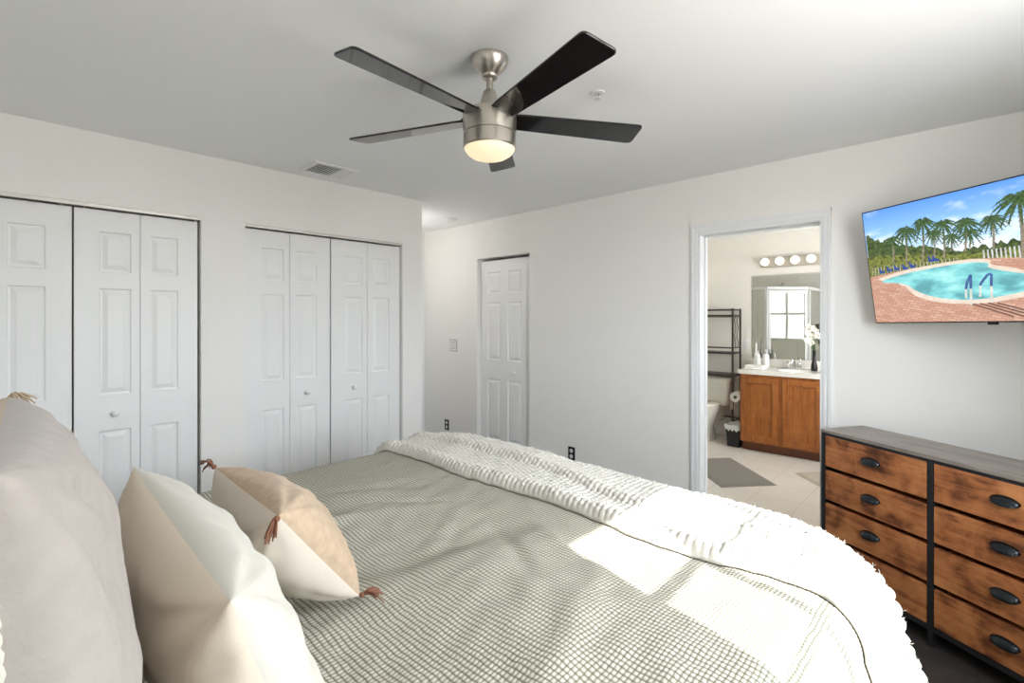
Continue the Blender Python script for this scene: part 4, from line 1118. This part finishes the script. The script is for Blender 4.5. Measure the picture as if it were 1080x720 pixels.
b = MB(); loft(b, [rrect(6.08, ty, 0.100, 0.232, 0.69), rrect(6.08, ty, 0.103, 0.236, 0.70), rrect(6.08, ty, 0.103, 0.236, 0.722), rrect(6.08, ty, 0.095, 0.228, 0.732)]); b.build('tank_lid', M['porcelain'], o, smooth=40)
def oval(cx, hx, hy, z, n=32): return [(cx+hx*math.cos(2*PI*k/n)*(1.0 if math.cos(2*PI*k/n) > 0 else 1.12), ty+hy*math.sin(2*PI*k/n), z) for k in range(n)]
b = MB(); loft(b, [oval(5.82, 0.19, 0.105, 0.0), oval(5.82, 0.185, 0.10, 0.05), oval(5.80, 0.16, 0.09, 0.16), oval(5.78, 0.20, 0.14, 0.28), oval(5.75, 0.235, 0.18, 0.37), oval(5.75, 0.235, 0.183, 0.40)]); 
b.box(5.90, 6.12, ty-0.11, ty+0.11, 0.20, 0.395); b.build('bowl', M['porcelain'], o, smooth=50)
b = MB(); loft(b, [oval(5.75, 0.235, 0.185, 0.40), oval(5.75, 0.24, 0.188, 0.412), oval(5.75, 0.235, 0.184, 0.42)]); b.build('seat', M['porcelain'], o, smooth=50)
b = MB(); loft(b, [oval(5.75, 0.235, 0.184, 0.421), oval(5.75, 0.238, 0.186, 0.434), oval(5.75, 0.21, 0.165, 0.444)]); b.build('seat_lid', M['porcelain'], o, smooth=50)
b = MB().tube([(5.985, ty+0.16, 0.65), (5.965, ty+0.16, 0.65), (5.96, ty+0.09, 0.642)], 0.008, 8); b.build('flush_lever', M['chrome'], o, smooth=60)
# mats
def mat(name, a, c, d, h, m, label):
    a, c, d = Vector((*a, 0)), Vector((*c, 0)), Vector((*d, 0)); u_ = c-a; v_ = d-a
    n = 26; P = []
    def hh(i, j):
        e = min(i, j, n-1-i, n-1-j); return h*(1-math.exp(-e*1.6)) if e > 0 else 0.001
    rf_ = random.Random(1)
    for i in range(n):
        for j in range(n):
            s_, t_ = i/(n-1), j/(n-1)
            p_ = a+u_*s_+v_*t_; P.append((p_.x, p_.y, hh(i, j)+0.001*rf_.random()))
    b = MB().grid(P, n, n); o_ = b.build(name, m, None, smooth=60)
    return tag(o_, label, 'bath mat')
mat('bath_mat', (5.19, 1.85), (4.606, 1.247), (4.80, 2.18), 0.014, M['mat_grey'], 'dark grey bath mat lying diagonally on the cream tiles')
mat('bath_mat', (5.076, 1.228), (4.62, 0.772), (5.40, 0.93), 0.022, M['mat_taupe'], 'taupe bath mat behind the dresser corner, in front of the vanity')
# corner shower seen in the mirror
o = thing('shower_enclosure', (4.1, 2.25, 0), label='white framed glass corner shower reflected in the bathroom mirror', cat='shower')
S1, S2, S3, S4 = (BX0+0.001, 1.77), (4.33, 1.77), (4.77, 2.21), (4.77, BY1-0.001)
def wallseg(b, p_, q_, t, z0, z1):
    p_, q_ = Vector((*p_, 0)), Vector((*q_, 0)); d_ = (q_-p_).normalized(); n_ = Vector((-d_.y, d_.x, 0))*t/2
    b.add([p_-n_+Vector((0,0,z0)), q_-n_+Vector((0,0,z0)), q_+n_+Vector((0,0,z0)), p_+n_+Vector((0,0,z0)), p_-n_+Vector((0,0,z1)), q_-n_+Vector((0,0,z1)), q_+n_+Vector((0,0,z1)), p_+n_+Vector((0,0,z1))],
          [(0,3,2,1),(4,5,6,7),(0,1,5,4),(1,2,6,5),(2,3,7,6),(3,0,4,7)])
b = MB().add([(*p_, 0.0) for p_ in (S1, S2, S3, S4, (BX0+0.001, BY1-0.001))]+[(*p_, 0.09) for p_ in (S1, S2, S3, S4, (BX0+0.001, BY1-0.001))], [(4,3,2,1,0),(5,6,7,8,9),(0,1,6,5),(1,2,7,6),(2,3,8,7),(3,4,9,8),(4,0,5,9)])
b.build('tray', M['porcelain'], o, bevel=0.01)
b = MB()
for p_, q_ in ((S1, S2), (S2, S3), (S3, S4)):
    wallseg(b, p_, q_, 0.035, 1.86, 1.90); wallseg(b, p_, q_, 0.035, 0.09, 0.12)
for p_ in (S1, S2, S3, S4): b.box(p_[0]-0.020 if p_ is not S1 else p_[0], p_[0]+0.020, p_[1]-0.020, p_[1]+0.020 if p_ is not S4 else p_[1], 0.09, 1.90)
b.build('frame', M['trim'], o, bevel=0.003)
def inset(p_, q_, g):
    p_, q_ = Vector(p_), Vector(q_); d_ = (q_-p_).normalized(); return tuple(p_+d_*g), tuple(q_-d_*g)
b = MB()
for p_, q_ in ((S1, S2), (S3, S4)): wallseg(b, *inset(p_, q_, 0.02), 0.006, 0.12, 1.86)
b.build('glass_panel', M['shower_glass'], o)
b = MB(); pa, qa = inset(S2, S3, 0.03)
pb, qb = inset(S2, S3, 0.06)
wallseg(b, pa, pb, 0.022, 0.13, 1.85); wallseg(b, qb, qa, 0.022, 0.13, 1.85); wallseg(b, pb, qb, 0.022, 0.13, 0.17); wallseg(b, pb, qb, 0.022, 1.81, 1.85)
dd = b.build('door', M['trim'], o, bevel=0.002)
b = MB(); wallseg(b, pb, qb, 0.006, 0.17, 1.81); b.build('door_glass', M['shower_glass'], dd)
b = MB().box(BX0+0.0005, BX0+0.01, 1.77, BY1, 0.09, 2.15); b.box(BX0, 4.77, BY1-0.01, BY1-0.0005, 0.09, 2.15); struct('wall_shower_tile', b, M['shower_tile'])
o = thing('shower_sprayer', (BX0+0.02, 2.3, 2.0), label='chrome shower head inside the corner shower', cat='shower')
MB().tube([(BX0+0.011, 2.3, 2.0), (BX0+0.10, 2.3, 2.02), (BX0+0.16, 2.3, 1.98)], 0.009, 8).build('arm', M['chrome'], o, smooth=60)
MB().lathe([(0.012, 0), (0.02, 0.02), (0.045, 0.05), (0.045, 0.058), (0.001, 0.06)], (BX0+0.155, 2.3, 1.985), (0.6, 0, -0.8), 20).build('spray_face', M['chrome'], o, smooth=40)
